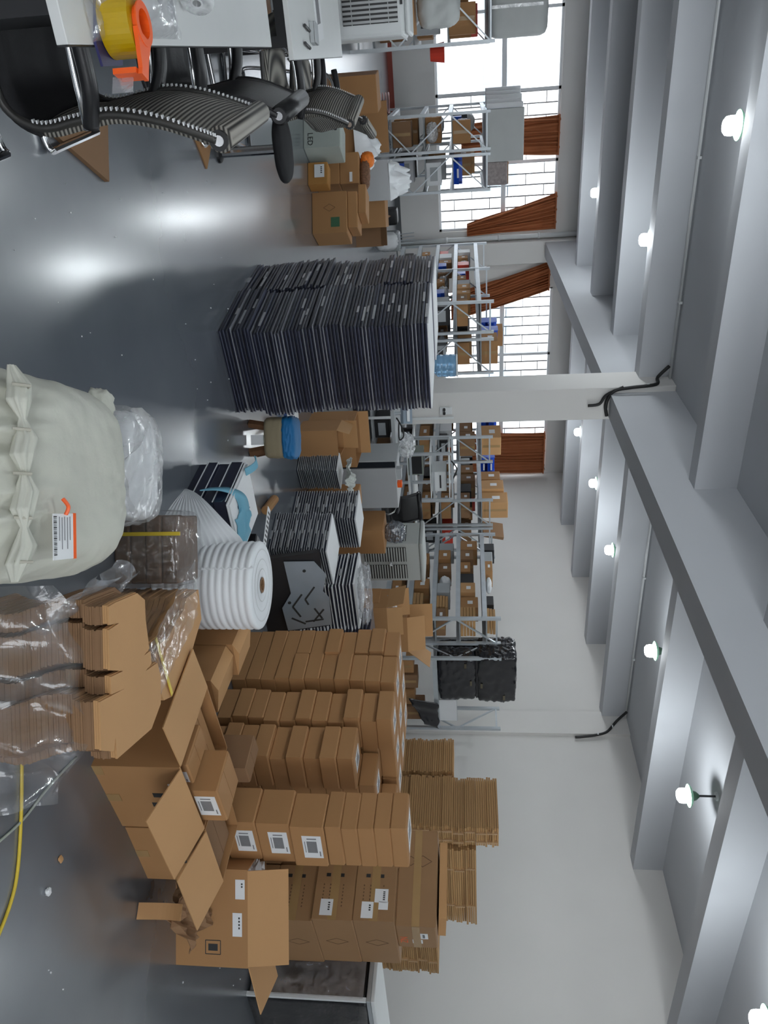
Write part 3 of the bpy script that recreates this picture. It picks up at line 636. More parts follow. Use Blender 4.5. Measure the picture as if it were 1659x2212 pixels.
# ---------------------------------------------------------------- foreground bale and bundles
FR = -YAW
def cf(r, f, z=0): return Vector((.856*r+.517*f, -.517*r+.856*f, z))
def woven_mat():
    mt = mat('woven_polypropylene', (.60,.60,.52), .5, var=.10, vs=3, spec=.4); nt = mt.node_tree; b = nt.nodes['Principled BSDF']; N = nt.nodes.new; L = nt.links.new
    tc = N('ShaderNodeTexCoord'); ck = N('ShaderNodeTexChecker'); ck.inputs['Scale'].default_value = 260; L(tc.outputs['Object'], ck.inputs[0])
    ns = N('ShaderNodeTexNoise'); ns.inputs['Scale'].default_value = 9; ns.inputs['Detail'].default_value = 5; L(tc.outputs['Object'], ns.inputs[0])
    ad = N('ShaderNodeMath'); ad.operation = 'MULTIPLY_ADD'; ad.inputs[1].default_value = .12; L(ck.outputs[1], ad.inputs[0]); L(ns.outputs[0], ad.inputs[2])
    bp = N('ShaderNodeBump'); bp.inputs['Strength'].default_value = .35; bp.inputs['Distance'].default_value = .02; L(ad.outputs[0], bp.inputs['Height']); L(bp.outputs[0], b.inputs['Normal']); return mt
WOV = woven_mat()
bale = thing('woven_sack', 'big pale green-grey woven sack bale with sewn seam and paper tag, foreground', 'sack', cf(-.105,1.955), FR)
def bshape(w):
    # pinch the near edge towards the sewn seam
    k = max(0, -w.y/.38-.12)/.55; k = min(k, 1.2)**1.6; g = 1
    wr = .009*k*(math.sin(w.x*62+3*math.sin(w.x*11)+w.y*6)+.6*math.sin(w.x*121+2*w.y*9))
    return Vector((w.x*(1+.05*(1-abs(w.z)/.25)), w.y, w.z+wr+(-.03*k)))
obj('sack', MB().rbox((0,0,.245),(.55,.80,.535),4.0,64,.028,2.6,1.7,shape=bshape), WOV, bale, smooth=True)
seam = MB(); pts = []
for i in range(13): x = -.26+.52*i/12; pts.append(Vector((x, -.245+.01*math.sin(i*2.1), .484-.03*(abs(x)/.26)**3)))
rs = [(.009+.020*abs(math.sin(i*PI/3+.0))) for i in range(13)]
def seam_fn(u, v):
    i = u*12; k = min(int(i), 11); c = pts[k].lerp(pts[k+1], i-k); r = rs[k]*(1-(i-k))+rs[k+1]*(i-k); a = v*2*PI
    r *= 1+.22*math.sin(a*7+u*9)
    return c+Vector((0, math.cos(a)*r, math.sin(a)*r*.9+.012))
obj('gathered_seam', MB().grid(seam_fn, 72, 28), WOV, bale, smooth=True)
for k in range(5): obj('seam_stitch', MB().tube([(-.21+.105*k,-.275,.485),(-.208+.105*k,-.25,.515),(-.206+.105*k,-.222,.492)], .004, 6), mat('pale_twine',(.5,.48,.4),.7), bale)
obj('corner_ear', MB().rbox((-.25,.33,.40),(.09,.12,.06),2.6,8,.25,3,2), WOV, bale, smooth=True)
tg = obj('paper_tag', MB().box((.155,-.145,.535),(.115,.085,.002),rx=.08), PAPER, bale)
obj('tag_edge', MB().box((.155,-.098,.539),(.117,.012,.003),rx=.08), ORANGE, tg)
bc = MB()
for k in range(22): bc.box((.105+.0045*k,-.18,.5345),(.0012+.0018*((k*7) % 3 == 0),.011,.0012),rx=.08)
obj('barcode', bc, INK, tg)
ln = MB()
for k in range(5): ln.box((.135+.012*(k % 2),-.163+.011*k,.5355+.0009*k),(.06+.02*(k % 2),.0016,.0012),rx=.08)
obj('print', ln, GREYINK, tg)
obj('tag_string', MB().tube(smooth_path([(.10,-.14,.54),(.08,-.142,.548),(.06,-.145,.535)]), .005, 6), ORANGE, tg)
# white bundle in clear bag
wb = thing('bagged_white_bundle', 'white foam bundle in a glossy clear bag behind the woven sack', 'bag', cf(-.20,2.93), FR)
obj('white_foam', MB().rbox((0,0,.135),(.44,.34,.265),4.5,14,.05,2.4,4), FOAM, wb, smooth=True)
obj('clear_bag', MB().rbox((0,0,.142),(.47,.38,.285),4,26,.055,3.2,7), FILMB, wb, smooth=True)
obj('bag_fold', MB().grid(lambda u, v: Vector((-.21+.42*u, -.16+.05*math.sin(u*8), .27+.06*v*math.sin(u*5+1)+.01*math.sin(u*21))), 18, 6), FILMB, wb, smooth=True)
# strapped dark bundle in plastic
YEL = mat('yellow_strap', (.75,.55,.05), .4, var=.05)
sb = thing('strapped_bundle', 'brown cardboard block in plastic film with a yellow strap, left of the foam roll', 'cardboard', cf(.20,3.18), FR)
for i in range(4): obj('cardboard_layer', MB().bb(-.2+.004*(i % 2),.10,.0+.004*(i % 2),.26,.001+i*.072,.071+i*.072), mat('dark_brown_cardboard',(.17,.10,.055),.7,var=.25,vs=6), sb, bevel=.008)  # layers in a darker brown cardboard with mottled tone
obj('film', MB().rbox((-.05,.13,.15),(.34,.31,.315),7,20,.03,5,3), FILMC, sb, smooth=True)
obj('strap', MB().bb(-.128,-.112,-.045,-.037,0,.318), YEL, sb)
# die-cut sheets
DIE = [(820,140),(865,180),(870,300),(892,470),(860,512),(898,484),(905,560),(870,605),(940,555),(960,640),(960,800),(940,855),(905,950),(700,1130),(690,1000),(680,1085),(605,1080),(595,790),(745,710),(665,745),(662,640),(735,605),(655,600),(650,360),(712,318),(652,330),(648,220),(690,195)]
def die_poly(z, pts): 
    out = []
    for x, y in pts: p = onz(x/2.765, 1230+y/2.765, z); out.append((p.x, p.y))
    return out
ZT = .44; poly = die_poly(ZT, DIE); pc = (sum(p[0] for p in poly)/len(poly), sum(p[1] for p in poly)/len(poly)); poly = [(x-pc[0], y-pc[1]) for x, y in poly]
ds = thing('die_cut_stack', 'tall stack of brown die-cut carton sheets, front, torn film around it', 'cardboard', (pc[0],pc[1],0))
pr = random.Random(9)
sheet_me = MB().prism(poly, .0066).mesh('die_cut_sheet'); sheet_shade = MB().prism(poly, .0066).mesh('die_cut_sheet')
for i in range(62):  # all but the top sheets use darker cardboard: shaded stack side put into colour
    q = obj('die_cut_sheet', sheet_me if i > 58 else sheet_shade, CARD2 if i > 58 else CARDD, ds, loc=(pr.uniform(-.002,.002)+.018*math.sin(i*.12)*(i < 56), pr.uniform(-.002,.002)-.02*math.sin(i*.09)*(i < 50), i*.0071))
def hang(u, v):   # torn film hanging down the near side and trailing onto the floor
    r = -.30+.66*u; f = -.22-.30*v**1.6; z = max(.012, .30-.36*v+.10*math.sin(u*3.1)*(1-v)+.05*noise.noise(Vector((u*6,v*5,5))))
    f += .05*noise.noise(Vector((u*5,v*4,2)))+.02*math.sin(u*22+v*6); c_ = cf(r, f); return Vector((c_.x, c_.y, z))
obj('torn_film', MB().grid(hang, 48, 30), FILMC, ds, smooth=True)
obj('film_flap', MB().grid(lambda u, v: cf(-.33+.16*v+.03*math.sin(u*9), -.12+.32*u-.1*v, .40-.16*v+.05*noise.noise(Vector((u*5,v*5,9)))), 22, 14), FILM, ds, smooth=True)
DIE2 = [(1190,115),(1120,165),(1100,240),(1060,300),(1010,400),(960,440),(925,500),(975,580),(950,640),(960,700),(985,775),(1080,730),(1130,560),(1175,400),(1208,290)]
poly2 = die_poly(.36, DIE2); pc2 = (sum(p[0] for p in poly2)/len(poly2), sum(p[1] for p in poly2)/len(poly2)); poly2 = [(x-pc2[0], y-pc2[1]) for x, y in poly2]
d2 = thing('wrapped_sheet_stack', 'film-wrapped stack of pale carton sheets with yellow strap, behind the die-cut stack', 'cardboard', (pc2[0],pc2[1],0))
sm2 = MB().prism(poly2, .0215).mesh('carton_sheet')
for i in range(15): obj('carton_sheet', sm2, CARD2, d2, loc=(pr.uniform(-.006,.006), pr.uniform(-.006,.006), i*.024))
obj('film', MB().grid(lambda u, v: Vector((-.21+.08*math.sin(v*2)+.3*(u-.5)*.2, -.3+.62*u, .37*(1-v)+.0+.02*noise.noise(Vector((u*8,v*6,1))))), 26, 14), FILMC, d2, smooth=True)
obj('film_top', MB().grid(lambda u, v: Vector((-.2+.22*v, -.28+.6*u-.1*v, .366+.012*noise.noise(Vector((u*9,v*6,4)))+.01)), 22, 10), FILMC, d2, smooth=True)
obj('strap', MB().bar((-.17,-.16,.365),(.12,-.16,.365),.016,.003), YEL, d2)
# folded open cartons leaning between the bundles and the pile
LB = thing('folded_carton_pair', 'two narrow open cartons end to end beside the foam roll', 'carton', (2.52,2.62,.0), R(-3))
for k, (y0, y1, z) in enumerate(((.0,.27,.20),(.28,.52,.23))):
    b = obj('narrow_carton', MB().bb(0,.2,y0,y1,z-.2 if k == 0 else z-.23,z+.1), CARD, LB)
    obj('lid', MB().hexa([(.0,y0,z+.101),(.2,y0,z+.101),(.2,y1,z+.101),(.0,y1,z+.101),(.06,y0,z+.13),(.2,y0,z+.104),(.2,y1,z+.104),(.06,y1,z+.13)]), CARD2, b)
# floor strapping
obj('yellow_floor_strap', MB().tube(smooth_path([onz(47,1618,.006),onz(46,1750,.006),onz(38,1880,.006),onz(20,1960,.006),onz(-20,2060,.006)]), .006, 6), YEL, label='yellow strapping band lying curved on the floor', cat='strap', smooth=True)
obj('clear_floor_strap', MB().tube(smooth_path([onz(165,1636,.005),onz(105,1700,.005),onz(50,1770,.005),onz(-10,1825,.005)]), .005, 6), mat('pale_strap',(.42,.46,.40),.4), label='pale strapping band lying on the floor below the torn film', cat='strap', smooth=True)
sp_ = MB(); rr = random.Random(4)
for k in range(46):
    q = onz(rr.choice((rr.uniform(20,420),rr.uniform(380,520))), rr.choice((rr.uniform(330,760),rr.uniform(760,960),rr.uniform(1880,2150))), 0); a_ = rr.uniform(.002,.006); sp_.box((q.x,q.y,.0015),(a_,a_*rr.uniform(.5,2),.003),rz=rr.uniform(0,3))
obj('floor_crumbs', sp_, PAPER, label='tiny white crumbs of foam scattered over the grey floor', cat='debris', kind='stuff')
obj('paper_scrap', MB().rbox((0,0,.008),(.03,.025,.016),3,4,.3,4,2), PAPER, loc=onz(100,1926,0), label='tiny white paper scrap on the bare grey floor', cat='scrap')
obj('leaf_scrap', MB().rbox((0,0,.006),(.03,.02,.012),3,4,.3,4,5), CARD2, loc=onz(128,1856,0), label='tiny orange-brown scrap on the floor near the yellow strap', cat='scrap')
# ---------------------------------------------------------------- desks and chairs at the left edge
DTOP = mat('white_desk_laminate', (.74,.75,.74), .35, var=.03)
def desk(label, x0, x1, y0, y1, z=.74):
    d = thing('desk', label, 'desk', (x0, y0, 0)); w, l = x1-x0, y1-y0
    obj('desktop', MB().bb(0,w,0,l,z-.025,z), DTOP, d, bevel=.002); obj('edge_band', MB().bb(w+.0002,w+.003,0,l,z-.024,z-.001), BLACK, d)
    for x in (.05,w-.08):
        for y in (.06,l-.06): obj('leg', MB().bb(x-.025,x+.025,y-.025,y+.025,0,z-.026), BLACK, d)
    for y in (.06,l-.06): obj('rail', MB().bb(.05,w-.08,y-.02,y+.02,z-.08,z-.027), BLACK, d)
    return d
d1 = desk('white-topped desk nearest the viewer at the top left', -1.45, -.065, 1.78, 3.76)
obj('side_panel', MB().bb(1.30,1.33,.02,.38,.0,.714), BLACK, d1)
desk('white-topped desk behind the first, beside the striped chair', -1.45, -.012, 4.23, 5.98)
cab = thing('desk_cabinet', 'grey cabinet standing in the gap between the two white desks', 'cabinet', (-1.1,3.86,0))
obj('body', MB().bb(0,.82,0,.28,0,.66), GREYP, cab, bevel=.006); obj('door', MB().bb(.825,.84,.01,.27,.04,.64), BLACK, cab, bevel=.003)
def mesh_mat(name, c0, c1, scale, ax):
    if name in _M: return _M[name]
    mt = mat(name, c0, .7, var=0); nt = mt.node_tree; b = nt.nodes['Principled BSDF']; N = nt.nodes.new; L = nt.links.new
    tc = N('ShaderNodeTexCoord'); wv = N('ShaderNodeTexWave'); wv.bands_direction = ax; wv.inputs['Scale'].default_value = scale; L(tc.outputs['Object'], wv.inputs[0])
    mx = N('ShaderNodeMix'); mx.data_type = 'RGBA'; mx.inputs[6].default_value = (*c0,1); mx.inputs[7].default_value = (*c1,1); L(wv.outputs[1], mx.inputs[0]); L(mx.outputs[2], b.inputs['Base Color'])
    bp = N('ShaderNodeBump'); bp.inputs['Strength'].default_value = .6; bp.inputs['Distance'].default_value = .004; L(wv.outputs[1], bp.inputs['Height']); L(bp.outputs[0], b.inputs['Normal']); return mt
MESHF = mesh_mat('striped_chair_mesh', (.02,.019,.018), (.36,.34,.30), 26, 'Z')
LEATH = mat('black_leather', (.008,.008,.009), .42, var=.2, vs=20, bump=.1, bs=120)
def office_chair(label, loc, rz, cover, W=.5, seatm=None, zs=1.):
    """sits facing local -x; origin on the floor under the backrest"""
    c = thing('office_chair', label, 'chair', loc, rz, 'office chairs along the desks')
    prof = [(-.46,.455),(-.40,.47),(-.25,.455),(-.12,.445),(-.05,.46),(-.01,.52),(-.02,.60),(-.03,.68),(-.01,.77),(.025,.85),(.05,.90)]
    Z = lambda z: max(.014, .905-(.905-z)*zs) if z < .905 else z
    P_ = smooth_path([(x,0,Z(z)) for x, z in prof], 5); k = int(len(P_)*.48)
    def sheet(pp):
        n = len(pp)-1; return MB().grid(lambda u, v: pp[min(int(u*n+.5),n)]+Vector((.018*(2*v-1)**2*(-1 if False else 1), (v-.5)*W, .012*(2*v-1)**2)), n, 10)
    obj('seat', sheet(P_[:k+1]), seatm or cover, c, smooth=True, solid=.03); obj('backrest', sheet(P_[k:]), cover, c, smooth=True, solid=.022)
    obj('headroll', MB().tube([(.055,-W/2+.01,.905),(.055,W/2-.01,.905)], .034, 16), cover, c, smooth=True)
    for s in (-1,1):
        y = s*(W/2+.004)
        fr_ = obj('side_rail', MB().tube([p+Vector((.004,y,0)) for p in P_], .012, 8), mat('dark_grey_rail',(.06,.058,.055),.35,.4) if cover is not LEATH else BLACK, c, smooth=True)
        cp_ = obj('end_cap', MB().tube([(.055,y-.006,.905),(.055,y+.006,.905)], .026, 16), BLACK, c); obj('cap_ring', MB().tube([(.055,y-.007,.905),(.055,y+.007,.905)], .014, 12), CHROME, cp_)
        arm = obj('armrest', MB().tube(smooth_path([(.0,y,Z(.63)),(-.1,y+s*.03,Z(.66)),(-.26,y+s*.04,Z(.665)),(-.38,y+s*.03,Z(.65))]), [.022]*18+[.02], 10), BLACK, c, smooth=True)
        obj('arm_frame', MB().tube(smooth_path([(.005,y,Z(.62)),(-.1,y+s*.03,Z(.635)),(-.30,y+s*.03,Z(.635)),(-.37,y+s*.01,Z(.55)),(-.34,y,Z(.45))]), .011, 8), CHROME, arm, smooth=True)
        dash = MB(); sp2 = smooth_path(P_[k:], 3)
        for q in sp2[::2]: dash.box(q+Vector((-.008,y+s*.002,0)), (.012,.012,.004))
        if cover is not LEATH: obj('stitching', dash, PAPER, c, kind='stuff')
        sl = obj('sled_leg', MB().tube(smooth_path([(-.36,y*.92,Z(.44)),(-.40,y*.92,.22),(-.42,y*.92,.03),(-.36,y*.92,.014),(-.1,y*.92,.014),(.08,y*.92,.014),(.12,y*.92,.03)]), .013, 8), CHROME, c, smooth=True)
    for x in (-.34,-.08): obj('cross_tube', MB().tube([(x,-W/2*.9,Z(.44)),(x,W/2*.9,Z(.44))], .012, 8), CHROME, c)
    obj('floor_tube', MB().tube([(.12,-W/2*.92,.03),(.12,W/2*.92,.03)], .013, 8), CHROME, c)
    return c
office_chair('grey striped mesh chair with chrome frame at the nearest desk', (.09,2.44,0), R(4), MESHF, .5, BLACKF, 1.24)
office_chair('black leather chair with rolled top, between the two striped chairs', (.085,3.20,0), R(4), LEATH, .46)
office_chair('grey striped mesh chair at the second desk', (.22,5.08,0), R(10), MESHF, .54)
office_chair('striped chair showing only its curved rolled top behind the second-desk chair', (.36,5.76,0), R(-14), MESHF, .5)
# tape dispenser and films on the near desk
td = thing('tape_dispenser', 'orange hand tape dispenser with a thick yellow tape roll on the near desk', 'tape dispenser', (-.10,2.0,.741), R(-20))
obj('tape_roll', MB().lathe([(.038,.008),(.066,.008),(.066,.078),(.038,.078),(.038,.008)], 40, cap=False), mat('yellow_tape',(.55,.36,.005),.25,var=.06), td, smooth=False)
obj('hub', MB().lathe([(.030,.012),(.0375,.012),(.0375,.086),(.046,.087),(.046,.091),(.030,.091),(.030,.012)], 32, cap=False), ORANGE, td)
obj('handle', MB().prism([(.02,-.042),(.05,-.036),(.10,-.03),(.115,-.035),(.12,.0),(.075,.012),(.03,.034)], .010, Matrix.Translation((0,0,.0795))), ORANGE, td)
obj('cutter', MB().box((.108,-.015,.05),(.012,.05,.055)), ORANGE, td); obj('tape_end', MB().box((.13,-.02,.035),(.04,.001,.05),rz=-.3), FILM, td)
obj('side_plate', MB().prism([(-.068,-.05),(.06,-.075),(.10,-.05),(.06,.06),(-.05,.07)], .006), mat('navy_plastic',(.012,.012,.09),.4), td)
def rumple(label, name, c, w, d, amp, seed, mt=None, rz=0):
    return obj(name, MB().grid(lambda u, v: Vector(((u-.5)*w, (v-.5)*d, amp*(.55+.9*noise.noise(Vector((u*3+seed,v*3,1)))+.35*noise.noise(Vector((u*9,v*9+seed,2))))*(16*u*(1-u)*v*(1-v))**.4+.003)), 22, 22), mt or FILM, loc=c, rz=rz, smooth=True, label=label, cat='plastic bag')
rumple('crumpled clear bag spread on the near desk behind the tape', 'clear_bag', (-.25,2.35,.742), .34, .34, .10, 2)
rumple('clear film scrap hanging by the tape dispenser at the desk edge', 'clear_film', (-.17,2.0,.742), .2, .2, .06, 5)
fs = thing('film_roll', 'roll of clear film lying on the near desk', 'film roll', (-.22,2.62,.742), R(50))
obj('roll', MB().lathe([(.018,-.07),(.045,-.07),(.05,-.06),(.05,.06),(.045,.07),(.018,.07),(.018,-.07)], 24, Matrix.Translation((0,0,.05)) @ Matrix.Rotation(R(90),4,'X'), cap=False), FILMW, fs, smooth=True)
obj('core', MB().lathe([(.012,-.071),(.018,-.071),(.018,.071),(.012,.071)], 16, Matrix.Translation((0,0,.05)) @ Matrix.Rotation(R(90),4,'X'), cap=False), PAPER, fs)
# small things on the second desk
for k, (px, py, l) in enumerate(((665,60,'black marker pen on the second desk, farther one'),(666,98,'black marker pen on the second desk, near its edge'))):
    q = onz(px, py, .755); pn = thing('marker_pen', l, 'pen', (q.x,q.y,.741), R(80))
    obj('barrel', MB().tube([(-.06,0,.009),(.03,0,.009)], .008, 10), BLACK, pn); obj('cap', MB().tube([(.0305,0,.009),(.07,0,.009)], .0085, 10), INK, pn)
q = onz(683,72,.77); bx = obj('small_grey_box', MB().bb(-.05,.05,-.04,.04,0,.035), GREYP, loc=(q.x,q.y,.741), rz=R(-10), bevel=.003, label='small grey box lying across the pens on the second desk', cat='box')
obj('lid_line', MB().bb(-.0505,.0505,-.0405,.0405,.024,.026), BLACK, bx)
q = onz(687,20,.745); pp = obj('paper_sheet', MB().bb(-.15,.15,-.12,.12,0,.002), PAPER, loc=(q.x,q.y,.741), rz=R(5), label='sheet of paper with a grey picture on the second desk', cat='paper'); obj('print', MB().bb(-.06,.07,-.06,.05,.0021,.0026), GREYINK, pp)
# cartons and things under the desks
carton('brown carton under the nearest desk by the black chair', (-.62,3.05,.0), (.3,.36,.42), R(4))
carton('brown carton under the second desk at the aisle side', (-.62,5.35,0), (.3,.4,.5), R(-3))
o = obj('cardboard_flat', MB().box((0,0,.011),(.5,.3,.02)), CARDD, loc=(.13,3.3,0), rz=R(60), label='flat dark cardboard piece on the floor under the black chair', cat='cardboard')
q = onz(430,285,0); obj('cardboard_flat', MB().box((0,0,.005),(.34,.22,.008)), CARD, loc=(q.x,q.y,0), rz=R(35), label='flat brown cardboard piece sticking out below the black chair back', cat='cardboard')
wbk = thing('waste_bin', 'black bin under the near desk with an orange tag', 'bin', (-.55,3.52,0)); 
obj('bin', MB().lathe([(.10,.0),(.12,.35),(.125,.36),(.112,.36),(.09,.02)], 18), BLACK, wbk); obj('orange_tag', MB().box((.118,0,.3),(.008,.07,.06)), ORANGE, wbk)
# air cooler by the left edge
def slat_panel(parent, n, w, h, c, face, mt=BLACK, slat=GREYP, vert=False):
    p = obj('grille', (MB().box(c, (w,.004,h)) if face == 'front' else MB().box(c, (.004,w,h))), mt, parent)
    if vert: me = (MB().box((0,0,0),(w/n*.55,.012,h)) if face == 'front' else MB().box((0,0,0),(.012,w/n*.55,h))).mesh('slat')
    else: me = (MB().box((0,0,0),(w,.012,h/n*.5)) if face == 'front' else MB().box((0,0,0),(.012,w,h/n*.5))).mesh('slat')
    for i in range(n):
        t = (i+.5)/n-.5
        off = (t*w,0,0) if vert and face == 'front' else (0,t*w,0) if vert else (0,0,t*h)
        obj('slat', me, slat, p, loc=Vector(c)+Vector(off)+Vector((0,-.005,0) if face == 'front' else (-.005,0,0)))
    return p
ac = thing('air_cooler', 'white air cooler with a dark wire grille at the top left edge', 'air cooler', (-.62,6.85,0), R(-2))
obj('body', MB().bb(-.2,.5,0,.5,.10,1.12), WHITEP, ac, bevel=.03); obj('top', MB().bb(-.19,.49,.01,.49,1.121,1.16), WHITEP, ac, bevel=.02)
slat_panel(ac, 16, .5, .42, (.16,-.004,.86), 'front', slat=mat('wire_grey',(.35,.36,.36),.4,.5), vert=True)
for q in (.72,.86,1.0): obj('grille_wire', MB().bb(-.09,.41,-.014,-.010,q-.003,q+.003), GREYP, ac)
for x in (-.15,.45):
    for y in (.06,.44): obj('castor', MB().tube([(x,y-.015,.04),(x,y+.015,.04)], .038, 12), BLACK, ac)
    for y in (.06,.44): obj('castor_fork', MB().bb(x-.02,x+.02,y-.02,y+.02,.07,.1), BLACK, ac)
obj('display', MB().bb(.0,.3,-.006,.0,1.09,1.11), BLACK, ac)
# ---------------------------------------------------------------- carton heap in the left aisle
led = obj('led_carton', boxmesh(.30,.32,.36), mat('grey_green_carton',(.42,.46,.42),.7,var=.06), loc=(.685,8.28,0), rz=R(-34), label='grey-green carton lettered LED on the aisle floor', cat='carton')
obj('lettering', text_mesh('LED', .075, .001), INK, led, loc=(.062,-.1615,.065), rot=(R(90),0,0))
HG = 'cartons heaped in the left aisle'
carton('brown carton right of the LED carton, clear bag on it', (1.04,8.66,0), (.32,.28,.26), R(-30), group=HG)
o = carton('small orange-brown carton with white label, nearest in the aisle heap', (1.0,8.2,0), (.22,.16,.2), R(-32), mt=mat('orange_cardboard',(.42,.20,.05),.7,var=.08), group=HG); sticker(o, (-.02,-.09,.12), (.13,.1), 'front', grey=False, lines=4)
o = carton('wide brown carton with green patch at the right of the aisle heap', (1.42,8.27,0), (.42,.34,.36), R(-32), group=HG); obj('green_patch', MB().box((.1,-.1706,.24),(.1,.001,.09)), mat('dark_green_print',(.05,.14,.07),.6), o); diamond(o, (-.05,-.17,.18), 'front', .06)
carton('flat brown carton stacked on the wide one in the aisle', (1.39,8.3,.364), (.36,.3,.1), R(-28), group=HG); carton('top flat carton of the aisle heap', (1.31,8.36,.468), (.3,.26,.08), R(-36), group=HG)
o = carton('brown carton on top beside the LED carton, label strip', (1.04,8.66,.264), (.32,.26,.2), R(-30), group=HG); sticker(o, (.1,-.15,.12), (.1,.03), 'front', grey=False)
obj('leopard_bag', MB().rbox((0,0,.05),(.28,.1,.1),3,10,.15,4,2), mat('leopard_print',(.18,.09,.05),.6,var=.9,vs=60), loc=(1.06,8.62,.468), rz=R(-30), smooth=True, label='small brown and white spotted bag on the aisle cartons', cat='bag')
obj('orange_net_bag', MB().rbox((0,0,.07),(.16,.16,.14),2.5,10,.1,5,2), mat('orange_net',(.8,.2,.02),.6,var=.3,vs=50), loc=(.93,8.74,.468), smooth=True, label='orange net bag on the cartons behind the LED carton', cat='bag')
rumple('white plastic bag draped over the aisle cartons behind the LED carton', 'white_bag', (.9,9.35,.36), .5, .42, .32, 7, FOAM)
carton('brown carton under the white draped bag', (.9,9.4,0), (.5,.42,.36), R(-10), group=HG)
o = carton('grey-white carton under a white plastic bag, deeper in the aisle', (1.36,10.4,0), (.46,.4,.62), R(-8), mt=mat('grey_white_carton',(.5,.51,.52),.6,var=.05), group=HG)
obj('blue_mark', MB().box((-.14,-.2006,.3),(.05,.001,.06)), mat('blue_print',(.02,.04,.3),.5), o); obj('blue_mark', MB().box((.12,-.2006,.28),(.05,.001,.03)), GREYINK, o)
rumple('white bag of papers piled on the grey-white carton', 'white_bag', (1.36,10.4,.622), .44, .4, .3, 9, FOAM)
carton('brown carton beside the grey-white one, lower', (1.80,10.9,0), (.42,.4,.5), R(-10), group=HG); open_carton('small open carton at the end of the aisle row', (2.0,11.3,0), R(-12), .34, .34, .36, dict(front=(.12,40), left=(.14,30)), mt=CARDD)
for k in range(3): obj('flat_cardboard', MB().box((0,0,.27),(.62,.02,.54)), CARD, loc=(.82,11.3+.05*k,0), rot=(R(-6),0,0), label='tall flattened brown carton leaning before the left racks, %s' % ('front','middle','rear')[k]+' sheet', cat='cardboard', group='flattened cartons leaning before the left racks')
carton('brown carton behind the mesh chair before the left racks', (.36,10.3,0), (.4,.4,.55), R(5), group=HG)
# ---------------------------------------------------------------- middle of the hall
sx = onz(615,255,.45)
sl = thing('black_stool', 'low round black stool behind the striped chair at the second desk', 'stool', (sx.x+.17, sx.y-.02, 0))
obj('seat', MB().rbox((0,0,.42),(.40,.34,.09),2.6,12,.04,2,3), BLACKF, sl, smooth=True); obj('post', MB().tube([(0,0,.02),(0,0,.38)], .03, 12), CHROME, sl); obj('base', MB().lathe([(.06,0),(.055,.015),(.03,.03)], 24), BLACK, sl)
# small stool under covers
fs_ = thing('footstool', 'little wooden stool with a beige side cover and blue cushion top', 'stool', (2.31,4.88,0), R(-28))
for x in (-.09,.09):
    for y in (-.08,.08): obj('leg', MB().bar((x*1.15,y*1.15,0),(x*.9,y*.9,.13),.045,.04), WOOD, fs_)
obj('crossbar', MB().bb(-.02,.05,-.115,-.1,.02,.11), PAPER, fs_)
obj('beige_cover', MB().rbox((0,0,.185),(.29,.27,.15),7,10,.03,3,1), mat('beige_canvas',(.30,.25,.16),.85,var=.12,bump=.1,bs=200), fs_, smooth=True)
obj('blue_cushion', MB().rbox((0,0,.285),(.305,.285,.10),4.5,14,.07,4,2), mat('blue_cover_cloth',(.01,.17,.42),.6,var=.2,vs=6,bump=.2,bs=14), fs_, smooth=True)
# two open cartons behind the stool
open_carton('open brown carton standing behind the blue stool, nearer of two', (2.87,6.19,0), R(-8), .28, .34, .37, dict(left=(.12,-20), back=(.14,-8)))
open_carton('open brown carton behind the first one, slightly taller', (3.0,6.62,0), R(-4), .46, .36, .46, dict(back=(.1,0)))
carton('tall brown carton with yellow note behind the thin grey frames', (3.66,6.30,0), (.2,.3,.5), R(-6), group=None)
nb = bpy.data.objects[[o.name for o in COL.objects if o.get('label','').startswith('tall brown carton with yellow')][0]]
obj('yellow_note', MB().box((-.04,-.1506,.40),(.05,.001,.045)), mat('yellow_paper',(.75,.8,.03),.6), nb); sticker(nb, (.04,-.151,.39), (.07,.06), 'front', grey=False, lines=3); obj('purple_tape', MB().box((.05,-.1506,.3),(.05,.001,.05)), mat('purple_film',(.12,.06,.35),.4), nb)
obj('newspaper', crumple(.3,.22,.05,8,curl=.2), mat('printed_newspaper',(.62,.64,.6),.7,var=.6,vs=70), loc=(3.29,6.1,.388), rz=R(30), solid=.003, label='crumpled printed newspaper on the thin grey frames', cat='paper')
wf = obj('white_flat_box', MB().bb(-.16,.16,-.2,.2,0,.05), PAPER, loc=(2.52,6.0,0), rz=R(-14), label='flat white and blue box on the floor beside the black stack', cat='box', bevel=.004); obj('blue_edge', MB().bb(-.161,.161,-.201,-.2005,.01,.04), mat('blue_print2',(.05,.12,.35),.5), wf)
# grey machine
gm = thing('grey_cabinet', 'light grey square machine cabinet with a dark glass top strip', 'machine', (3.7,7.0,0))
obj('body', MB().bb(0,.48,0,.4,0,.80), mat('light_grey_enamel',(.42,.43,.44),.35,var=.04), gm, bevel=.008); obj('dark_side', MB().bb(-.075,-.001,.02,.4,.1,.79), mat('dark_glass',(.02,.024,.03),.1), gm)
obj('frame_strip', MB().bb(-.09,-.076,.01,.42,.08,.81), GREYP, gm); obj('switch_box', MB().bb(.02,.14,.02,.1,.801,.85), GREYP, gm); obj('orange_button', MB().bb(.18,.24,.02,.08,.801,.85), ORANGE, gm)
